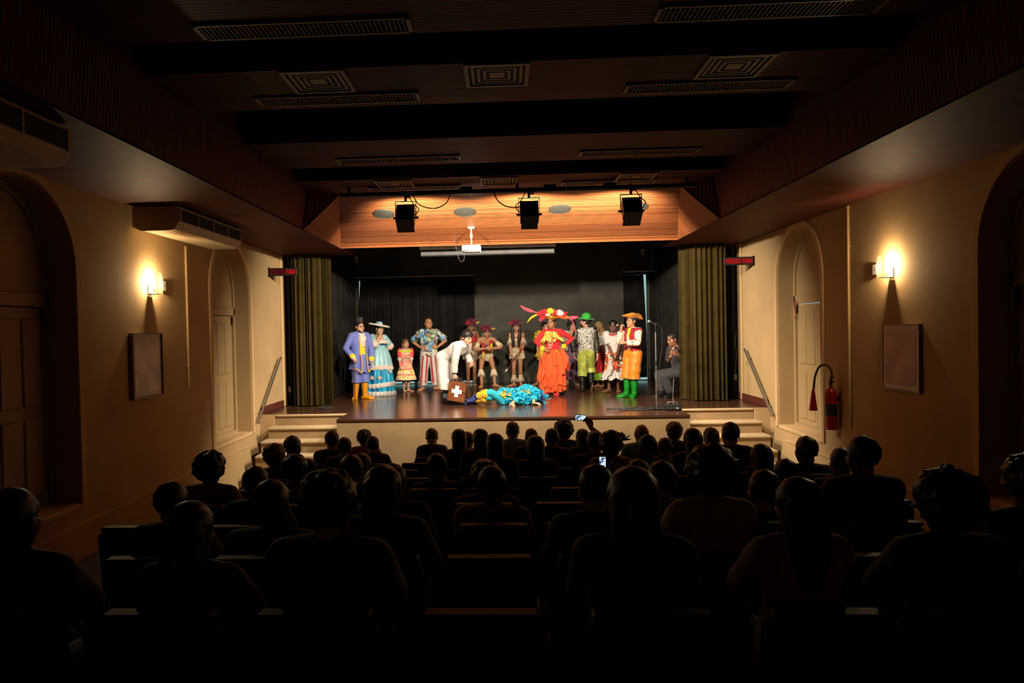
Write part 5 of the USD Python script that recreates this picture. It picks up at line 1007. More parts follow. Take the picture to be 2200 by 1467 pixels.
# 11 the woman in the striped skirt, behind
P_ = person('woman in white blouse and purple striped skirt, standing behind the green hat', 1.63, 18.3)
F = Fig(1.64, yaw=10, hyaw=30, hand_r=(-.20, -.10, .86), elbow_r=(-1, .2, 0), hand_l=(.2, -.1, .84), foot_r=(-.13, .0, .074), foot_l=(.1, .0, .074), toe_r=-35, female=True)
obj('body', F.body(), SK['light'], P_, smooth=True); face(P_, F); obj('hair', hair_cap(F, .03, low=-.04, amp=.03, freq=20), M['hair_black'], P_, smooth=True)
dress(P_, F, 'blouse', F.torso(.022, lo=.02, hi=.265), white_c)
for k in (1, -1): dress(P_, F, 'blouse_sleeve', F.sleeve(k, .75, .04, .05), white_c, seed=k)
stripe_mat = pattern('woven_stripes', 'z', 4.6, [(0, srgb(92, 58, 98)), (.22, srgb(134, 52, 100)), (.34, srgb(92, 58, 98)), (.5, srgb(78, 110, 110)), (.62, srgb(98, 66, 108)), (.8, srgb(150, 88, 128)), (.9, srgb(84, 60, 96))])
obj('long_skirt', cloth_ring([(1.08, .14, .12, 0, 0), (.85, .20, .18, .02, 0), (.4, .235, .215, .03, 0), (.19, .245, .225, .03, 0)], 11, .022, .009, 2), stripe_mat, P_, smooth=60)

# 12 the man in the green hat, back turned
P_ = person('man seen from behind in bright green hat, black and white vest and lime trousers', 1.80, 16.7)
F = Fig(1.74, yaw=176, hyaw=-112, hpitch=-6, hroll=-6, hand_l=(-.28, -.04, .86), elbow_l=(-1, .3, 0), hand_r=(.25, -.06, .80), elbow_r=(1, .4, 0), foot_l=(-.10, -.02, .078), foot_r=(.13, .16, .15), pitch_r=48, knee_r=(.1, 1, 0), toe_l=165, toe_r=190)
obj('body', F.body(), SK['light'], P_, smooth=True); face(P_, F); obj('hair', hair_cap(F, .01), M['hair_black'], P_, smooth=True); obj('beard', finish(F.Hh(((.042, -.045, -.06), .024), ((-.042, -.045, -.06), .024), ((0, -.075, -.10), .024)), .02, 1, .004, 40), M['hair_black'], P_, smooth=True)
green_h = cloth('green_felt', (40, 176, 44), .7)
ht = obj('green_hat', finish(union([F.Hh(((0, .012, .075), (.085, .10, .012)), ((0, .012, .14), (.08, .094, .03)), ((0, .012, .17), (.055, .065, .02))), F.Hh(((0, .012, .068), (.15, .18, .008)))]), .022, 2, .004, 12), green_h, P_, smooth=60)
vest = pattern('zebra_print', 'noise', 34, [(0, srgb(36, 34, 34)), (.44, srgb(36, 34, 34)), (.50, srgb(200, 196, 186)), (1, srgb(215, 210, 198))], stretch=(1.6, 1.6, .7), distort=1.2, interp=True)
dress(P_, F, 'vest', F.torso(.026, lo=-.005, hi=.322), vest)
sl_m = pattern('dark_gold_print', 'noise', 20, [(.4, srgb(28, 24, 18)), (.55, srgb(80, 66, 36)), (.68, srgb(34, 28, 18))], rough=.45)
for k in (1, -1): dress(P_, F, 'sleeve', F.sleeve(k, 1.85, .024, .03), sl_m, seed=k)
dress(P_, F, 'lime_trousers', F.legs(1.36, .028, .06), lime, amp=.016); 
for k in (1, -1): obj('boot', finish(F.boots(k, 1.34, .016), .022, 3, .008, 16, k), black_l, P_, smooth=True)
for k in (1, -1): obj('boot_sole', finish(union([H((F.an[k] - F.footf[k][1] * .080 - F.footf[k][0] * .03, .028), (F.an[k] - F.footf[k][1] * .080 + F.footf[k][0] * .15, .03))]), .03, 0), mat('tan_sole', srgb(130, 100, 70), .6), P_, smooth=True)
hl_ = F.wr[1] + F.handf[1][0] * .06
t = thing('walking_stick', 'dark walking stick hanging from the hand of the man in the green hat', 'cane', (1.80 + hl_[0], 16.7 + hl_[1] - .02, STZ)); obj('shaft', cyl((-.02, 0, .22), (.015, 0, hl_[2] + .02), .010, 8), mat('cane_wood', (.1, .025, .015), .35), t); obj('ferrule', cyl((-.021, 0, .20), (-.0195, 0, .235), .013, 8), M['steel'], t); obj('knob', trimesh.creation.icosphere(2, .020).apply_translation((.015, 0, hl_[2] + .03)), M['black_metal'], t, smooth=True)

# 13 the woman in the headscarf
P_ = person('blonde woman in floral headscarf, white blouse and long red skirt with lime hem', 2.24, 17.66)
F = Fig(1.60, yaw=-40, hyaw=-52, hpitch=10, hand_r=(-.06, -.2, .98), elbow_r=(-1, 0, -.4), hand_l=(.17, -.1, .84), foot_r=(-.05, 0, .072), foot_l=(.08, .05, .072), female=True)
obj('body', F.body(), SK['tan'], P_, smooth=True); face(P_, F)
obj('hair', hair_cap(F, .012, low=-.06, amp=.016, freq=24, extra=[hair_locks(F, [(0, .07, .0), (0, .095, -.12), (0, .09, -.24)], [.075, .08, .05]), hair_locks(F, [(.075, .0, .0), (.09, -.02, -.12), (.08, -.05, -.22)], [.03, .045, .03]), hair_locks(F, [(-.075, .0, .0), (-.09, -.02, -.12), (-.08, -.05, -.22)], [.03, .045, .03])]), M['hair_blonde'], P_, smooth=True)
scarf = pattern('scarf_print', 'voronoi', 26, [(0, srgb(40, 30, 24)), (.25, srgb(215, 180, 130)), (.55, srgb(190, 140, 90)), (.8, srgb(225, 200, 165))], distort=.1)
obj('headscarf', finish(F.Hh(((0, .018, .045), (.09, .108, .088))).trim_by_plane(tuple(unit(F.hb @ vec(0, .25, 1))), float(F.Hp((0, 0, .05)) @ unit(F.hb @ vec(0, .25, 1)))), .02, 2, .006, 24), scarf, P_, smooth=True)
dress(P_, F, 'blouse', F.torso(.022, lo=.02, hi=.30), white_c, amp=.01)
for k in (1, -1): dress(P_, F, 'blouse_sleeve', F.sleeve(k, 1.5, .035, .04), white_c, amp=.012, seed=k)
obj('red_skirt', cloth_ring([(1.02, .14, .12, 0, 0), (.8, .20, .18, 0, 0), (.36, .255, .23, 0, 0)], 12, .026, .009, 3), red_c, P_, smooth=60); obj('lime_hem', cloth_ring([(.37, .255, .23, 0, 0), (.19, .275, .25, 0, 0)], 12, .028, .009, 3), cloth('lime_hem', (140, 200, 50)), P_, smooth=60)

# 14 the woman in the flowered skirt
P_ = person('barefoot woman in white blouse with red neckline and flowered skirt, hands clasped', 2.38, 16.4)
F = Fig(1.62, yaw=-12, hyaw=-14, hpitch=10, hand_r=(-.05, -.24, .76), elbow_r=(-1, -.1, 0), hand_l=(.03, -.25, .76), elbow_l=(1, -.1, 0), foot_r=(-.12, -.03, .073), foot_l=(.09, -.01, .073), toe_r=-62, toe_l=-6, female=True, curl=.7)
obj('body', F.body(), SK['dark'], P_, smooth=True); face(P_, F, lips=mat('lips_dark', (.12, .04, .035), .4)); obj('hair', hair_cap(F, .016, low=-.03, amp=.01, extra=[F.Hh(((0, .11, .02), .05))]), M['hair_black'], P_, smooth=True)
obj('flower_clip', blob(F.Hp((.085, -.01, .03)), .03, .01, 40), lace, P_, smooth=True)
dress(P_, F, 'blouse', union([F.torso(.03, lo=.0, hi=.275), H((F.P + F.t * .05, (.17, .15, .06)), (F.P + F.t * .16 * F.h, (.19, .16, .08)))]), white_c, amp=.014)
for k in (1, -1): dress(P_, F, 'blouse_sleeve', F.sleeve(k, .9, .035, .045), white_c, amp=.012, seed=k)
m = cloth_ring([(0.012, .11, .09, 0, 0), (-.012, .12, .10, 0, 0)], 6, .004, .008, 1); m.vertices = F.N - F.t * .045 + F.f * .02 + m.vertices; obj('red_neck_trim', m, red_c, P_, smooth=60)
floral = pattern('floral_print', 'voronoi', 15, [(0, srgb(190, 60, 24)), (.2, srgb(222, 196, 170)), (.45, srgb(64, 74, 36)), (.6, srgb(214, 92, 30)), (.8, srgb(230, 205, 180)), (.9, srgb(150, 40, 26))], distort=.15)
obj('flowered_skirt', cloth_ring([(.92, .16, .14, 0, 0), (.75, .21, .19, .02, 0), (.46, .245, .22, .03, 0)], 12, .022, .009, 5), floral, P_, smooth=60)
obj('white_flounce', cloth_ring([(.50, .235, .21, .02, 0), (.40, .27, .245, .02, 0), (.30, .30, .27, .02, 0)], 17, .03, .009, 6, hem_wave=.03), white_c, P_, smooth=60)
obj('tucked_skirt_corner', finish(H((vec(-.10, -.22, .70), .035), (vec(-.10, -.25, .52), .06), (vec(-.22, -.22, .32), .045)), .02, 1, .035, 12, 3), white_c, P_, smooth=True)

# 15 the man in the orange hat
P_ = person('man in orange hat, red vest, orange bloomers and green boots, hand at his mouth', 2.54, 15.13)
F = Fig(1.72, yaw=-58, hyaw=-66, hpitch=-2, pelvis=(.04, .0, .90), hand_r=(-.20, -.04, 1.40), elbow_r=(-.6, -.3, -1), hand_l=(-.16, -.24, 1.14), elbow_l=(.7, -.6, -.5), foot_r=(-.09, .05, .077), foot_l=(.05, -.06, .077), toe_r=-72, toe_l=-30, curl=.9, dir_r=(.1, -.05, 1), palm_r=(1, .3, 0), dir_l=(-1, .1, .15), build=1.05)
obj('body', F.body(), SK['tan'], P_, smooth=True); face(P_, F); obj('hair', hair_cap(F, .01, low=-.035), M['hair_black'], P_, smooth=True)
shirt_m = pattern('confetti_print', 'voronoi', 22, [(0, srgb(60, 120, 90)), (.10, srgb(222, 206, 182)), (.7, srgb(214, 190, 165)), (.86, srgb(190, 110, 60)), (.93, srgb(225, 210, 188))], distort=.08)
dress(P_, F, 'shirt', F.torso(.014, lo=.0, hi=.325), shirt_m)
for k in (1, -1): dress(P_, F, 'shirt_sleeve', F.sleeve(k, 1.8, .024, .026), shirt_m, amp=.012, seed=k)
ve = union([F.panel(F.torso(.032, lo=-.01, hi=.318), -.4, -.05, -.1, .6), F.panel(F.torso(.032, lo=-.01, hi=.318), .05, .4, -.1, .6), F.panel(F.torso(.032, lo=-.01, hi=.318), -.4, .4, -.1, .6, front=False)]); dress(P_, F, 'red_vest', ve, red_deep, it=2)
obj('yellow_neckerchief', finish(union([H((F.N + F.f * .06 + F.l * .03, .03), (F.N - F.t * .16 + F.f * .115, .022)), H((F.N + F.f * .06 - F.l * .03, .03), (F.N - F.t * .16 + F.f * .115, .022))]), .02, 1, .006, 30), yellow, P_, smooth=True)
obj('waistband', finish(F.torso(.034, lo=.0, hi=.03), .022, 1), yellow_leather, P_, smooth=True)
dress(P_, F, 'orange_bloomers', F.legs(1.22, .048, .082), orange_satin, amp=.014)
for k in (1, -1): obj('boot', finish(F.boots(k, 1.08, .018), .022, 3, .008, 16, k), green_l, P_, smooth=True)
m = union([F.Hh(((0, .012, .072), (.085, .10, .012)), ((0, .012, .13), (.078, .09, .02)), ((0, .012, .15), (.05, .06, .012))), F.Hh(((0, .012, .066), (.165, .205, .008)))])
m = finish(m, .02, 2); loc = (m.vertices - F.C) @ F.hb; m.vertices = m.vertices + np.outer(.9 * np.clip(np.abs(loc[:, 0]) - .08, 0, 1), F.hb[:, 2]) + np.outer(-.25 * np.clip(loc[:, 1] - .08, 0, 1), F.hb[:, 2]) + np.outer(.25 * np.clip(-loc[:, 1] - .08, 0, 1), F.hb[:, 2])
ht = obj('orange_hat', m, cloth('orange_felt', (222, 140, 18), .7), P_, smooth=60); obj('hat_band', finish(F.Hh(((0, .012, .080), (.087, .102, .008)), ((0, .012, .092), (.086, .101, .008))), .02, 0), yellow_leather, ht, smooth=True)

# 16 the seated guitarist and his chair
gx, gy = 3.52, 15.02
t = thing('stool', 'dark chair with metal legs under the guitarist', 'chair', (gx, gy, STZ))
obj('seat', bbox(-.2, .2, -.2, .2, .40, .445, .015), M['black_drape'], t); obj('backrest', bbox(.17, .205, -.19, .19, .55, .85, .012), M['black_drape'], t)
for a in (-1, 1):
    for b in (-1, 1): obj('leg', cyl((a * .17, b * .17, .41), (a * .2, b * .19, 0), .012), M['steel'], t)
    obj('back_post', cyl((.185, a * .16, .42), (.19, a * .16, .82), .011), M['steel'], t)
P_ = person('seated guitarist in dark clothes, partly hidden by the right stage curtain', gx, gy)
F = Fig(1.72, yaw=-72, pelvis=(.0, .0, .53), lean=12, hyaw=-70, hpitch=16, hand_r=(-.20, .02, .82), elbow_r=(.1, .9, -.3), hand_l=(-.20, -.46, .90), elbow_l=(.2, -.8, -.6), foot_r=(-.34, .14, .077), foot_l=(-.22, -.10, .077), toe_r=-80, toe_l=-55, knee_l=(-1, -.2, .6), knee_r=(-1, .3, .5), curl=1.1, palm_l=(.6, .6, .2))
obj('body', F.body(), SK['brown'], P_, smooth=True); face(P_, F); obj('hair', hair_cap(F, .006), M['hair_black'], P_, smooth=True)
dress(P_, F, 'shirt', F.torso(.024, lo=-.02, hi=.285), cloth('charcoal_cloth', (40, 38, 42))); obj('collar', finish(H((F.N + F.l * .03, .045), (F.N - F.l * .03, .045), (F.N - F.t * .06 + F.f * .06, .03)), .02, 1), white_c, P_, smooth=True)
for k in (1, -1): dress(P_, F, 'shirt_sleeve', F.sleeve(k, .9, .03, .04), cloth('charcoal_cloth', (40, 38, 42)), seed=k)
dress(P_, F, 'trousers', F.legs(1.9, .022, .035), cloth('dark_grey_cloth', (52, 50, 52)))
for k in (1, -1): obj('shoe', finish(F.boots(k, 1.93, .014), .02, 2), black_l, P_, smooth=True)
t = thing('guitar', 'dark acoustic guitar on the lap of the seated guitarist', 'guitar', (gx + .12, gy - .20, STZ + .70), rotz=50)
T = lambda m: moved(m, ry=28)
o = sg.Point(0, 0).buffer(.19).union(affinity.translate(sg.Point(0, 0).buffer(.15), .27, 0)).union(sg.box(0, -.12, .27, .12)).buffer(-.03).buffer(.03)
obj('body', T(prism(o, .10, 'y', -.05)), mat('guitar_black', (.02, .012, .010), .25), t, smooth=30); obj('soundboard', T(prism(o.buffer(-.012), .004, 'y', -.0545)), mat('guitar_top', (.10, .04, .02), .25), t, smooth=30)
obj('neck', T(box(-.60, -.15, -.062, -.04, -.022, .022)), mat('guitar_neck', (.15, .07, .03), .4), t, smooth=False); obj('fretboard', T(box(-.60, -.02, -.067, -.062, -.024, .024)), M['black_metal'], t, smooth=False)
hs_ = obj('headstock', T(hull([(-.60, -.06, -.024), (-.60, -.04, -.024), (-.60, -.06, .024), (-.60, -.04, .024), (-.77, -.05, -.036), (-.77, -.03, -.036), (-.77, -.05, .036), (-.77, -.03, .036)])), mat('guitar_neck', (.15, .07, .03), .4), t)
for q in range(3):
    for s_ in (-1, 1): obj('tuning_peg', T(cyl((-.64 - .045 * q, -.045, s_ * .03), (-.64 - .045 * q, -.045, s_ * .055), .008, 8)), M['steel'], hs_)
obj('sound_hole', T(cyl((.13, -.055, 0), (.13, -.0565, 0), .045, 20)), M['dark_void'], t); obj('bridge', T(box(-.06 + .02, -.02 + .02, -.062, -.053, -.07, .07).apply_translation((.0, 0, 0))), M['black_metal'], t, smooth=False)
obj('strings', T(cat([cyl((-.62, -.070, -.018 + .0072 * q), (-.02, -.068, -.022 + .0088 * q), .0009, 4) for q in range(6)])), M['steel'], t)

# 17 the blue bird lying on the boards
P_ = person('performer in turquoise feathered bird costume lying on the stage floor', -.13, 14.12)
bz = .10
F = Fig(1.60, yaw=0, pelvis=(.03, .03, bz + .02), t=(1, .05, .0), f=(0, -.8, .6), hdir=((1, -.1, -.05), (.1, -.75, .65)), hand_l=(.16, -.34, .045), elbow_l=(-.3, -.4, .3), hand_r=(.58, -.25, .04), elbow_r=(.5, -.4, .1), foot_l=(-.54, -.04, .14), foot_r=(-.57, .04, .08), knee_l=(0, -.7, .6), knee_r=(0, -1, .1), toe_l=-60, toe_r=-60, curl=.3, dir_l=(.3, -1, -.1), dir_r=(.9, -.5, 0), palm_l=(0, 0, -1), palm_r=(0, 0, -1), female=True, build=.95)
obj('body', F.body(), SK['light'], P_, smooth=True); face(P_, F)
turq_c = cloth('turquoise_knit', (10, 170, 190)); navy = cloth('navy_satin', (20, 40, 110), .3)
suit = finish(union([F.torso(.018), F.legs(1.9, .022, .024), F.sleeve(1, 1.7, .03, .03), F.sleeve(-1, 1.7, .03, .03)]), .026, 3, .006); v = suit.vertices; v[:, 2] = np.maximum(v[:, 2], .006); suit.vertices = v; obj('bird_suit', suit, turq_c, P_, smooth=True)
ts = m3mesh(union([F.torso(.025), F.sleeve(1, 1.3, .045, .04), F.sleeve(-1, 1.3, .045, .04)])); p, nn = on_surface(ts, 3200, 5); k = p[:, 2] > .03; p, nn = p[k], nn[k]
tuft = mat('turquoise_feather', srgb(24, 172, 205), .6, var=.35, vscale=18); obj('feather_coat', strips(p, nn + vec(0, -.1, .1), .055, .034, 6, .9), tuft, P_, smooth=False, kind='stuff')
for q, (c, n_) in enumerate(((vec(.42, -.02, .215), 60), (vec(.0, -.10, .19), 46), (vec(.14, .1, .225), 40))):
    rng = np.random.default_rng(q); obj('yellow_feathers', strips(c + rng.normal(size=(n_, 3)) * vec(.07, .06, .02), rng.normal(size=(n_, 3)) + vec(0, 0, .8), .08, .035, q, .5), cloth('yellow_feather', (215, 190, 70)), P_, smooth=False, kind='stuff')
for k in (1, -1):
    kn, an = F.kn[k], F.an[k]; obj('yellow_gaiter', finish(H((kn * .72 + an * .28, .098), (kn * .30 + an * .70, .086)), .02, 1, .012, 30, k), cloth('gold_knit', (232, 178, 12)), P_, smooth=True); obj('blue_boot', finish(union([H((kn * .36 + an * .64, .082), (an, .066)), F.shoe(k, .012)]), .02, 2), navy, P_, smooth=True)
m = finish(F.Hh(((0, .02, .04), (.105, .125, .11)), ((0, .05, -.05), (.09, .08, .06))) - F.Hh(((0, -.11, -.02), (.06, .07, .085))), .02, 2); obj('bird_hood', m, navy, P_, smooth=True)
c = F.Hp((0, .05, .12)); obj('hood_feathers', strips(np.repeat([c], 60, 0) + np.random.default_rng(2).normal(size=(60, 3)) * .05, np.random.default_rng(3).normal(size=(60, 3)) + vec(.3, 0, .6), .09, .04, 4, .4), tuft, P_, smooth=False)
# ------------------------------------------------------------------ the audience: rows of chairs on low tiers, people seen from behind
mat('chair_cloth', (.020, .012, .016), .85, var=.2, vscale=20); mat('chair_wood', (.035, .015, .006), .6, var=.3, vscale=12); mat('chair_leg', (.02, .02, .02), .4)
CH_GROUP = 'audience chairs'
def make_chair(x, y, z, lab):
    t = thing('theatre_chair', lab, 'chair', (x, y, z), group=CH_GROUP)
    obj('seat', bbox(-.215, .215, -.20, .24, .36, .43, .03), M['chair_cloth'], t)
    bk = prism(rrect(-.22, .40, .22, .86, .05), .05, 'y', -.30); bk.vertices[:, 1] -= (bk.vertices[:, 2] - .4) * .12; obj('backrest', bk, M['chair_cloth'], t, smooth=25)
    rl = bbox(-.20, .20, -.31, -.235, .862, .885, .008); rl.vertices[:, 1] -= .055; obj('top_rail', rl, M['chair_wood'], t)
    for s_ in (-1, 1):
        obj('leg', cat([box(s_ * .17 - .015, s_ * .17 + .015, -.22, -.18, 0, .36), box(s_ * .17 - .015, s_ * .17 + .015, -.26, .18, 0, .02)]), M['chair_leg'], t, smooth=False)
        obj('back_post', hull([(s_ * .17 - .012, -.24, .34), (s_ * .17 + .012, -.24, .34), (s_ * .17 - .012, -.20, .34), (s_ * .17 + .012, -.20, .34), (s_ * .17 - .012, -.30, .62), (s_ * .17 + .012, -.30, .62), (s_ * .17 - .012, -.275, .62), (s_ * .17 + .012, -.275, .62)]), M['chair_leg'], t)
    return t
AUDIENCE = [  # row from the stage, x, height of the head above the tier, scale, hair, shirt, what they hold
    (0,-2.06,1.25,0.9,'curly','rust',''), (0,-1.13,1.26,0.93,'child_bow','dark',''), (0,-0.01,1.34,0.96,'short','bluegrey',''),
    (0,0.69,1.33,1.04,'afro','dark',''), (0,2.19,1.3,1.0,'curly_brown','dark',''), (1,-2.3,1.28,0.94,'short','dark',''),
    (1,-1.78,1.2,0.84,'short','dark',''), (1,-0.59,1.24,0.84,'short_brown','red',''), (1,0.21,1.27,0.84,'short_brown','dark',''),
    (1,0.85,1.25,0.89,'long','dark',''), (1,1.58,1.32,0.94,'bald','teal',''), (1,2.43,1.25,0.98,'long','dark',''),
    (2,-2.54,1.26,1.01,'short','dark',''), (2,-1.94,1.23,0.84,'short','dark',''), (2,-0.64,1.3,0.9,'long','dark',''),
    (2,0.41,1.3,0.84,'short','dark',''), (2,0.89,1.27,0.98,'short','dark','phone'), (2,1.67,1.18,0.84,'short','dark',''),
    (2,2.39,1.35,1.01,'short','dark',''), (3,-2.46,1.21,0.96,'curly_red','dark',''), (3,-0.37,1.33,0.84,'long','dark',''),
    (3,0.18,1.26,0.94,'long','purple',''), (3,0.93,1.27,0.92,'flower','tan',''), (3,1.74,1.31,0.94,'long','dark',''),
    (3,2.84,1.23,1.08,'short','dark',''), (4,-1.99,1.16,1.0,'curly','dark',''), (4,-1.39,1.16,0.91,'long','dark',''),
    (4,-0.73,1.16,0.95,'short','dark',''), (4,-0.21,1.32,0.84,'long','dark',''), (4,1.12,1.3,0.84,'short','dark',''),
    (4,2.09,1.2,0.94,'long','dark',''), (4,2.77,1.17,0.97,'short','dark',''), (5,-2.39,1.23,0.88,'afro','tan',''),
    (5,-1.3,1.22,0.95,'short','dark',''), (5,-0.28,1.16,0.98,'curly','dark',''), (5,0.87,1.16,0.9,'short','dark','phone2'),
    (5,1.95,1.15,0.94,'short','dark',''), (6,-1.72,1.21,0.84,'short','dark',''), (6,-0.83,1.22,0.9,'short','dark',''),
    (6,-0.2,1.2,0.95,'short','tan',''), (6,0.84,1.22,0.94,'short','dark',''), (6,1.47,1.16,0.97,'short','dark',''),
    (6,2.07,1.36,0.95,'short','dark',''), (7,-1.85,1.21,0.84,'short','dark',''), (7,-1.32,1.22,0.97,'short','dark',''),
    (7,-0.74,1.28,1.01,'long','dark',''), (7,0.32,1.28,0.92,'short','dark',''), (7,0.89,1.34,0.96,'afro','white',''),
    (7,2.43,1.28,0.91,'afro','dark',''), (8,-2.06,1.29,0.96,'short','dark',''), (8,-1.35,1.22,0.92,'long','dark',''),
    (8,-0.8,1.34,0.96,'curly','dark',''), (8,0.36,1.34,1.0,'long','dark',''), (8,0.96,1.29,0.84,'long','pink',''),
    (8,1.5,1.3,0.84,'afro','dark','')]
def seated(female=False, phone=None):
    kw = dict(hand_l=(-.11, .30, .60), hand_r=(.11, .30, .60), elbow_l=(-1, -.3, -.2), elbow_r=(1, -.3, -.2), curl=.5)
    if phone == 'phone': kw.update(hand_r=(.0, .27, 1.30), elbow_r=(1, .2, -.2), dir_r=(-.35, .1, 1), palm_r=(-.7, -.7, 0), curl=.6)
    if phone == 'phone2': kw.update(hand_l=(-.16, .30, 1.10), elbow_l=(-1, .1, -.6), dir_l=(.1, .2, 1), palm_l=(.6, -.7, 0), curl=.7)
    return Fig(1.66 if female else 1.72, yaw=180, pelvis=(0, -.03, .50), lean=-6, foot_l=(-.11, .40, .08), foot_r=(.11, .40, .08), knee_l=(0, 1, .6), knee_r=(0, 1, .6), female=female, palm_l=kw.pop('palm_l', (0, -.3, -1)), palm_r=kw.pop('palm_r', (0, -.3, -1)), **kw)
_sc = {}
def seated_meshes(female, phone):
    k = (female, phone)
    if k not in _sc:
        F = seated(female, phone); b = F.body(.045); sh = finish(union([F.torso(.024, lo=-.03, hi=None)] + [F.sleeve(q, .95, .026, .04) for q in (1, -1)]), .045, 3, .006); tr = finish(F.legs(1.93, .018, .03), .05, 2)
        shoes = [finish(F.boots(q, 1.92, .014), .04, 1) for q in (1, -1)]; eyes = [finish(F.Hh(((q * .031, -.084, .002), (.011, .007, .007))), .03, 0) for q in (1, -1)]
        _sc[k] = (F, b, sh, tr, shoes, eyes, {})
    return _sc[k]
def hair_mesh(F, style, cache):
    if style in cache: return cache[style]
    E_ = .03
    if style in ('short', 'short_brown', 'child_bow'): m = hair_cap(F, .010, low=-.05, amp=.008, edge=E_)
    elif style in ('curly', 'curly_red', 'curly_brown'): m = hair_cap(F, .026, low=-.06, amp=.022, freq=32, edge=.022)
    elif style in ('afro', 'flower'): m = hair_cap(F, .045, low=-.07, back=.02, amp=.028, freq=34, edge=.022)
    elif style == 'bald': m = hair_cap(F, .005, low=-.05, edge=E_) ; k = trimesh.intersections.slice_mesh_plane(m, -F.hb[:, 2], F.Hp((0, 0, .045)), cap=False); m = k
    else: m = hair_cap(F, .016, low=-.05, amp=.006, edge=E_, extra=[hair_locks(F, [(0, .06, .03), (0, .085, -.10), (0, .075, -.26)], [.085, .085, .065])])
    cache[style] = m; return m
SHIRTS = {'dark': [cloth('navy_cotton', (30, 30, 44)), cloth('black_cotton', (20, 19, 22)), cloth('plum_cotton', (48, 26, 40)), cloth('brown_cotton', (50, 36, 30))], 'white': [cloth('white_shirt', (205, 180, 165))], 'tan': [cloth('tan_shirt', (150, 112, 78))], 'bluegrey': [cloth('blue_grey_shirt', (118, 128, 160))],
          'teal': [cloth('teal_shirt', (120, 175, 160))], 'red': [cloth('red_shirt', (175, 20, 30))], 'rust': [cloth('rust_shirt', (140, 66, 40))], 'purple': [cloth('purple_shirt', (86, 52, 74))], 'pink': [cloth('dusty_pink_shirt', (176, 130, 128))]}
SH_WORD = {'dark': 'dark clothes', 'white': 'a loose white shirt', 'tan': 'a tan shirt', 'bluegrey': 'a blue-grey shirt', 'teal': 'a pale teal collared shirt', 'red': 'a red shirt', 'rust': 'a rust shirt', 'purple': 'a dull purple top', 'pink': 'a dusty pink top'}
HAIR_WORD = {'short': 'short dark hair', 'short_brown': 'short brown hair', 'child_bow': 'a white bow in reddish hair', 'curly': 'curly dark hair', 'curly_red': 'reddish curly hair', 'curly_brown': 'light brown curls', 'afro': 'big round curly hair', 'flower': 'a red flower in curly hair', 'bald': 'bald head', 'long': 'long dark hair'}
ORD = ['first', 'second', 'third', 'fourth', 'fifth', 'sixth', 'seventh', 'eighth', 'ninth', 'tenth', 'eleventh', 'twelfth', 'thirteenth']
ROWN = ['front row', 'second row', 'third row', 'fourth row', 'fifth row', 'sixth row', 'seventh row', 'eighth row', 'ninth row', 'last row']
trousers_m = cloth('audience_trousers', (26, 26, 34)); CHAIRS = []; n_row = {}
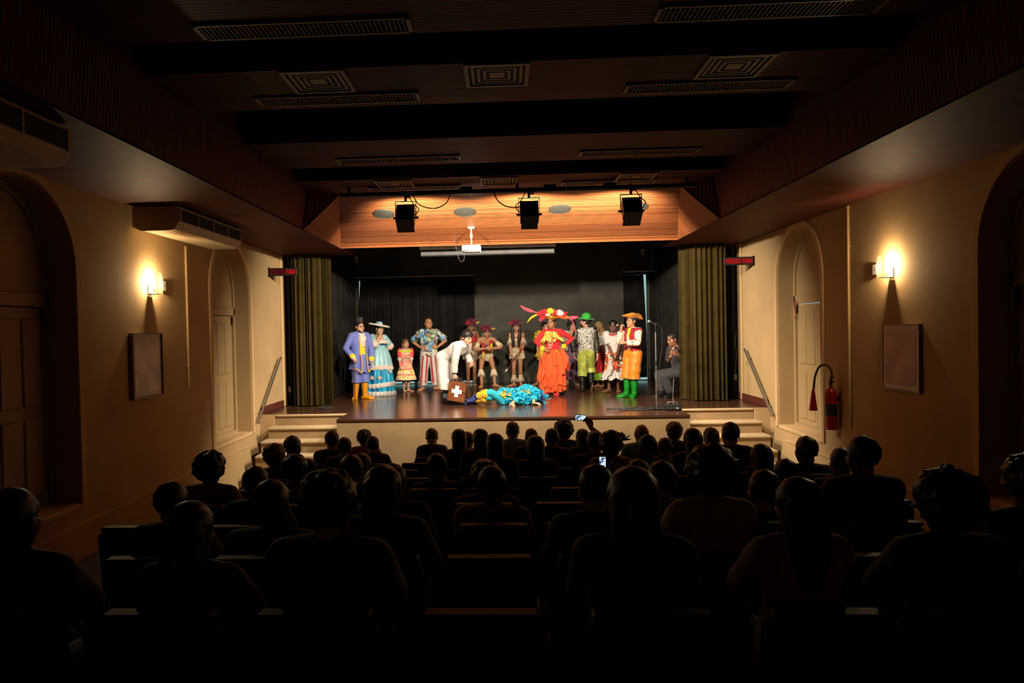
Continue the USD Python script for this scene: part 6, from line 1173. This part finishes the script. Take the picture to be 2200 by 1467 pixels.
for i, (k, x, hz, sc, hair, shirt, hold) in enumerate(AUDIENCE):
    y, z = ROW0 - PITCH_ROW * k, tier_z(k); q = n_row[k] = n_row.get(k, 0) + 1
    fem = hair in ('long', 'flower', 'child_bow') or (hair == 'afro' and i % 2)
    F, b, sh, tr, shoes, eyes, hc = seated_meshes(fem, hold)
    top = 1.335 if not fem else 1.30
    hw = HAIR_WORD[hair]
    P_ = thing('person', (f'audience member holding up a phone, {ROWN[k]}, {ORD[q - 1]} from left' if hold else f'spectator with {hw}, {SH_WORD[shirt]}, {ROWN[k]}, {ORD[q - 1]} from left'), 'person', (x, y, z + hz - top * sc), rotz=((i * 37) % 13 - 6) if not hold else 0, group='audience seen from behind', scale=sc)
    sk = ['brown', 'tan', 'light', 'dark', 'brown'][(i * 7) % 5] if hair != 'bald' else 'light'
    obj('body', b, SK[sk], P_, smooth=True)
    obj('hair', hair_mesh(F, hair, hc), M[{'curly_red': 'hair_auburn', 'child_bow': 'hair_auburn', 'short_brown': 'hair_brown', 'curly_brown': 'hair_brown', 'bald': 'hair_grey'}.get(hair, 'hair_black')], P_, smooth=True)
    obj('shirt', sh, SHIRTS[shirt][i % len(SHIRTS[shirt])], P_, smooth=True); obj('trousers', tr, trousers_m, P_, smooth=True)
    for m_ in shoes: obj('shoe', m_, black_l, P_, smooth=True)
    for m_ in eyes: obj('eye', m_, M['eye_dark'], P_, smooth=True)
    if hair == 'child_bow': flower(P_, 'white_bow', F.Hp((0, .125, -.03)), .045, white_c, 6, -F.f)
    if hair == 'flower':
        flower(P_, 'red_flower', F.Hp((-.10, .03, .10)), .05, red_c, 7, -F.f + vec(.5, 0, .8)); obj('flower_sprig', strips([F.Hp((-.12, .03, .07))] * 5, [vec(1, -.2, .2 * w) for w in range(5)], .08, .02, 3, .2), red_deep, P_, smooth=False)
    if shirt in ('teal', 'white'): obj('collar', finish(H((F.N + F.l * .05, .055), (F.N - F.l * .05, .055), (F.N + F.t * .03, .06)), .03, 1), SHIRTS[shirt][0], P_, smooth=True)
    CHAIRS.append((k, x, True))
rows_x = {}
for a in AUDIENCE: rows_x.setdefault(a[0], []).append(a[1])
for k in range(9):                                             # empty chairs fill the gaps of each row
    xs = sorted(rows_x.get(k, [])); ends = [-3.05] + xs + [3.05]
    for a, b in zip(ends[:-1], ends[1:]):
        m_ = int((b - a) / .52) - 1
        for j in range(m_): CHAIRS.append((k, a + (b - a) * (j + 1) / (m_ + 1), False))
chair0, n_ch = None, {}
for k, x, used in sorted(CHAIRS):
    q = n_ch[k] = n_ch.get(k, 0) + 1
    lab = f'{"occupied" if used else "empty"} dark theatre chair, {ROWN[k]} of the audience, {ORD[q - 1]} from left'; at_ = (x, ROW0 - PITCH_ROW * k, tier_z(k))
    if chair0 is None: chair0 = make_chair(*at_, lab).GetPrim()
    else: copy_of(chair0, at_, label=lab)
# the two lit phones
def phone_screen(name, k):
    N = {'tc': ('texture_coordinate', {}), 'n': ('noise_texture', {'scale': k, 'detail': 2.0}), 'r': ('rgb_ramp', {'ramp': [(.34, (.01, .012, .02)), (.46, (.10, .16, .26)), (.54, (.62, .80, 1.0)), (.72, (1.0, .95, .95))], 'interpolate': True}), 'e': ('emission', {'strength': 1.1})}
    M[name] = usdkit.material(stage, '/World/Looks/' + name, N, [('tc.object', 'n.vector'), ('n.fac', 'r.fac'), ('r.color', 'e.color')], surface='e.emission'); return M[name]
for lab, loc, w, h, rz, sm in (('phone with a bright screen held up sideways above the audience', (.775, 8.50, 1.425), .135, .07, 0, 'phone_picture'), ('phone with a bright upright screen low among the dark audience', (.655, 5.79, 1.40), .062, .115, 0, 'phone_picture_upright')):
    t = thing('phone', lab, 'phone', loc, rz)
    obj('case', bbox(-w / 2, w / 2, -.004, .004, -h / 2, h / 2, .002), M['black_metal'], t)
    obj('screen', box(-w / 2 + .006, w / 2 - .006, -.0052, -.0042, -h / 2 + .006, h / 2 - .006), phone_screen(sm, 38), t, smooth=False)
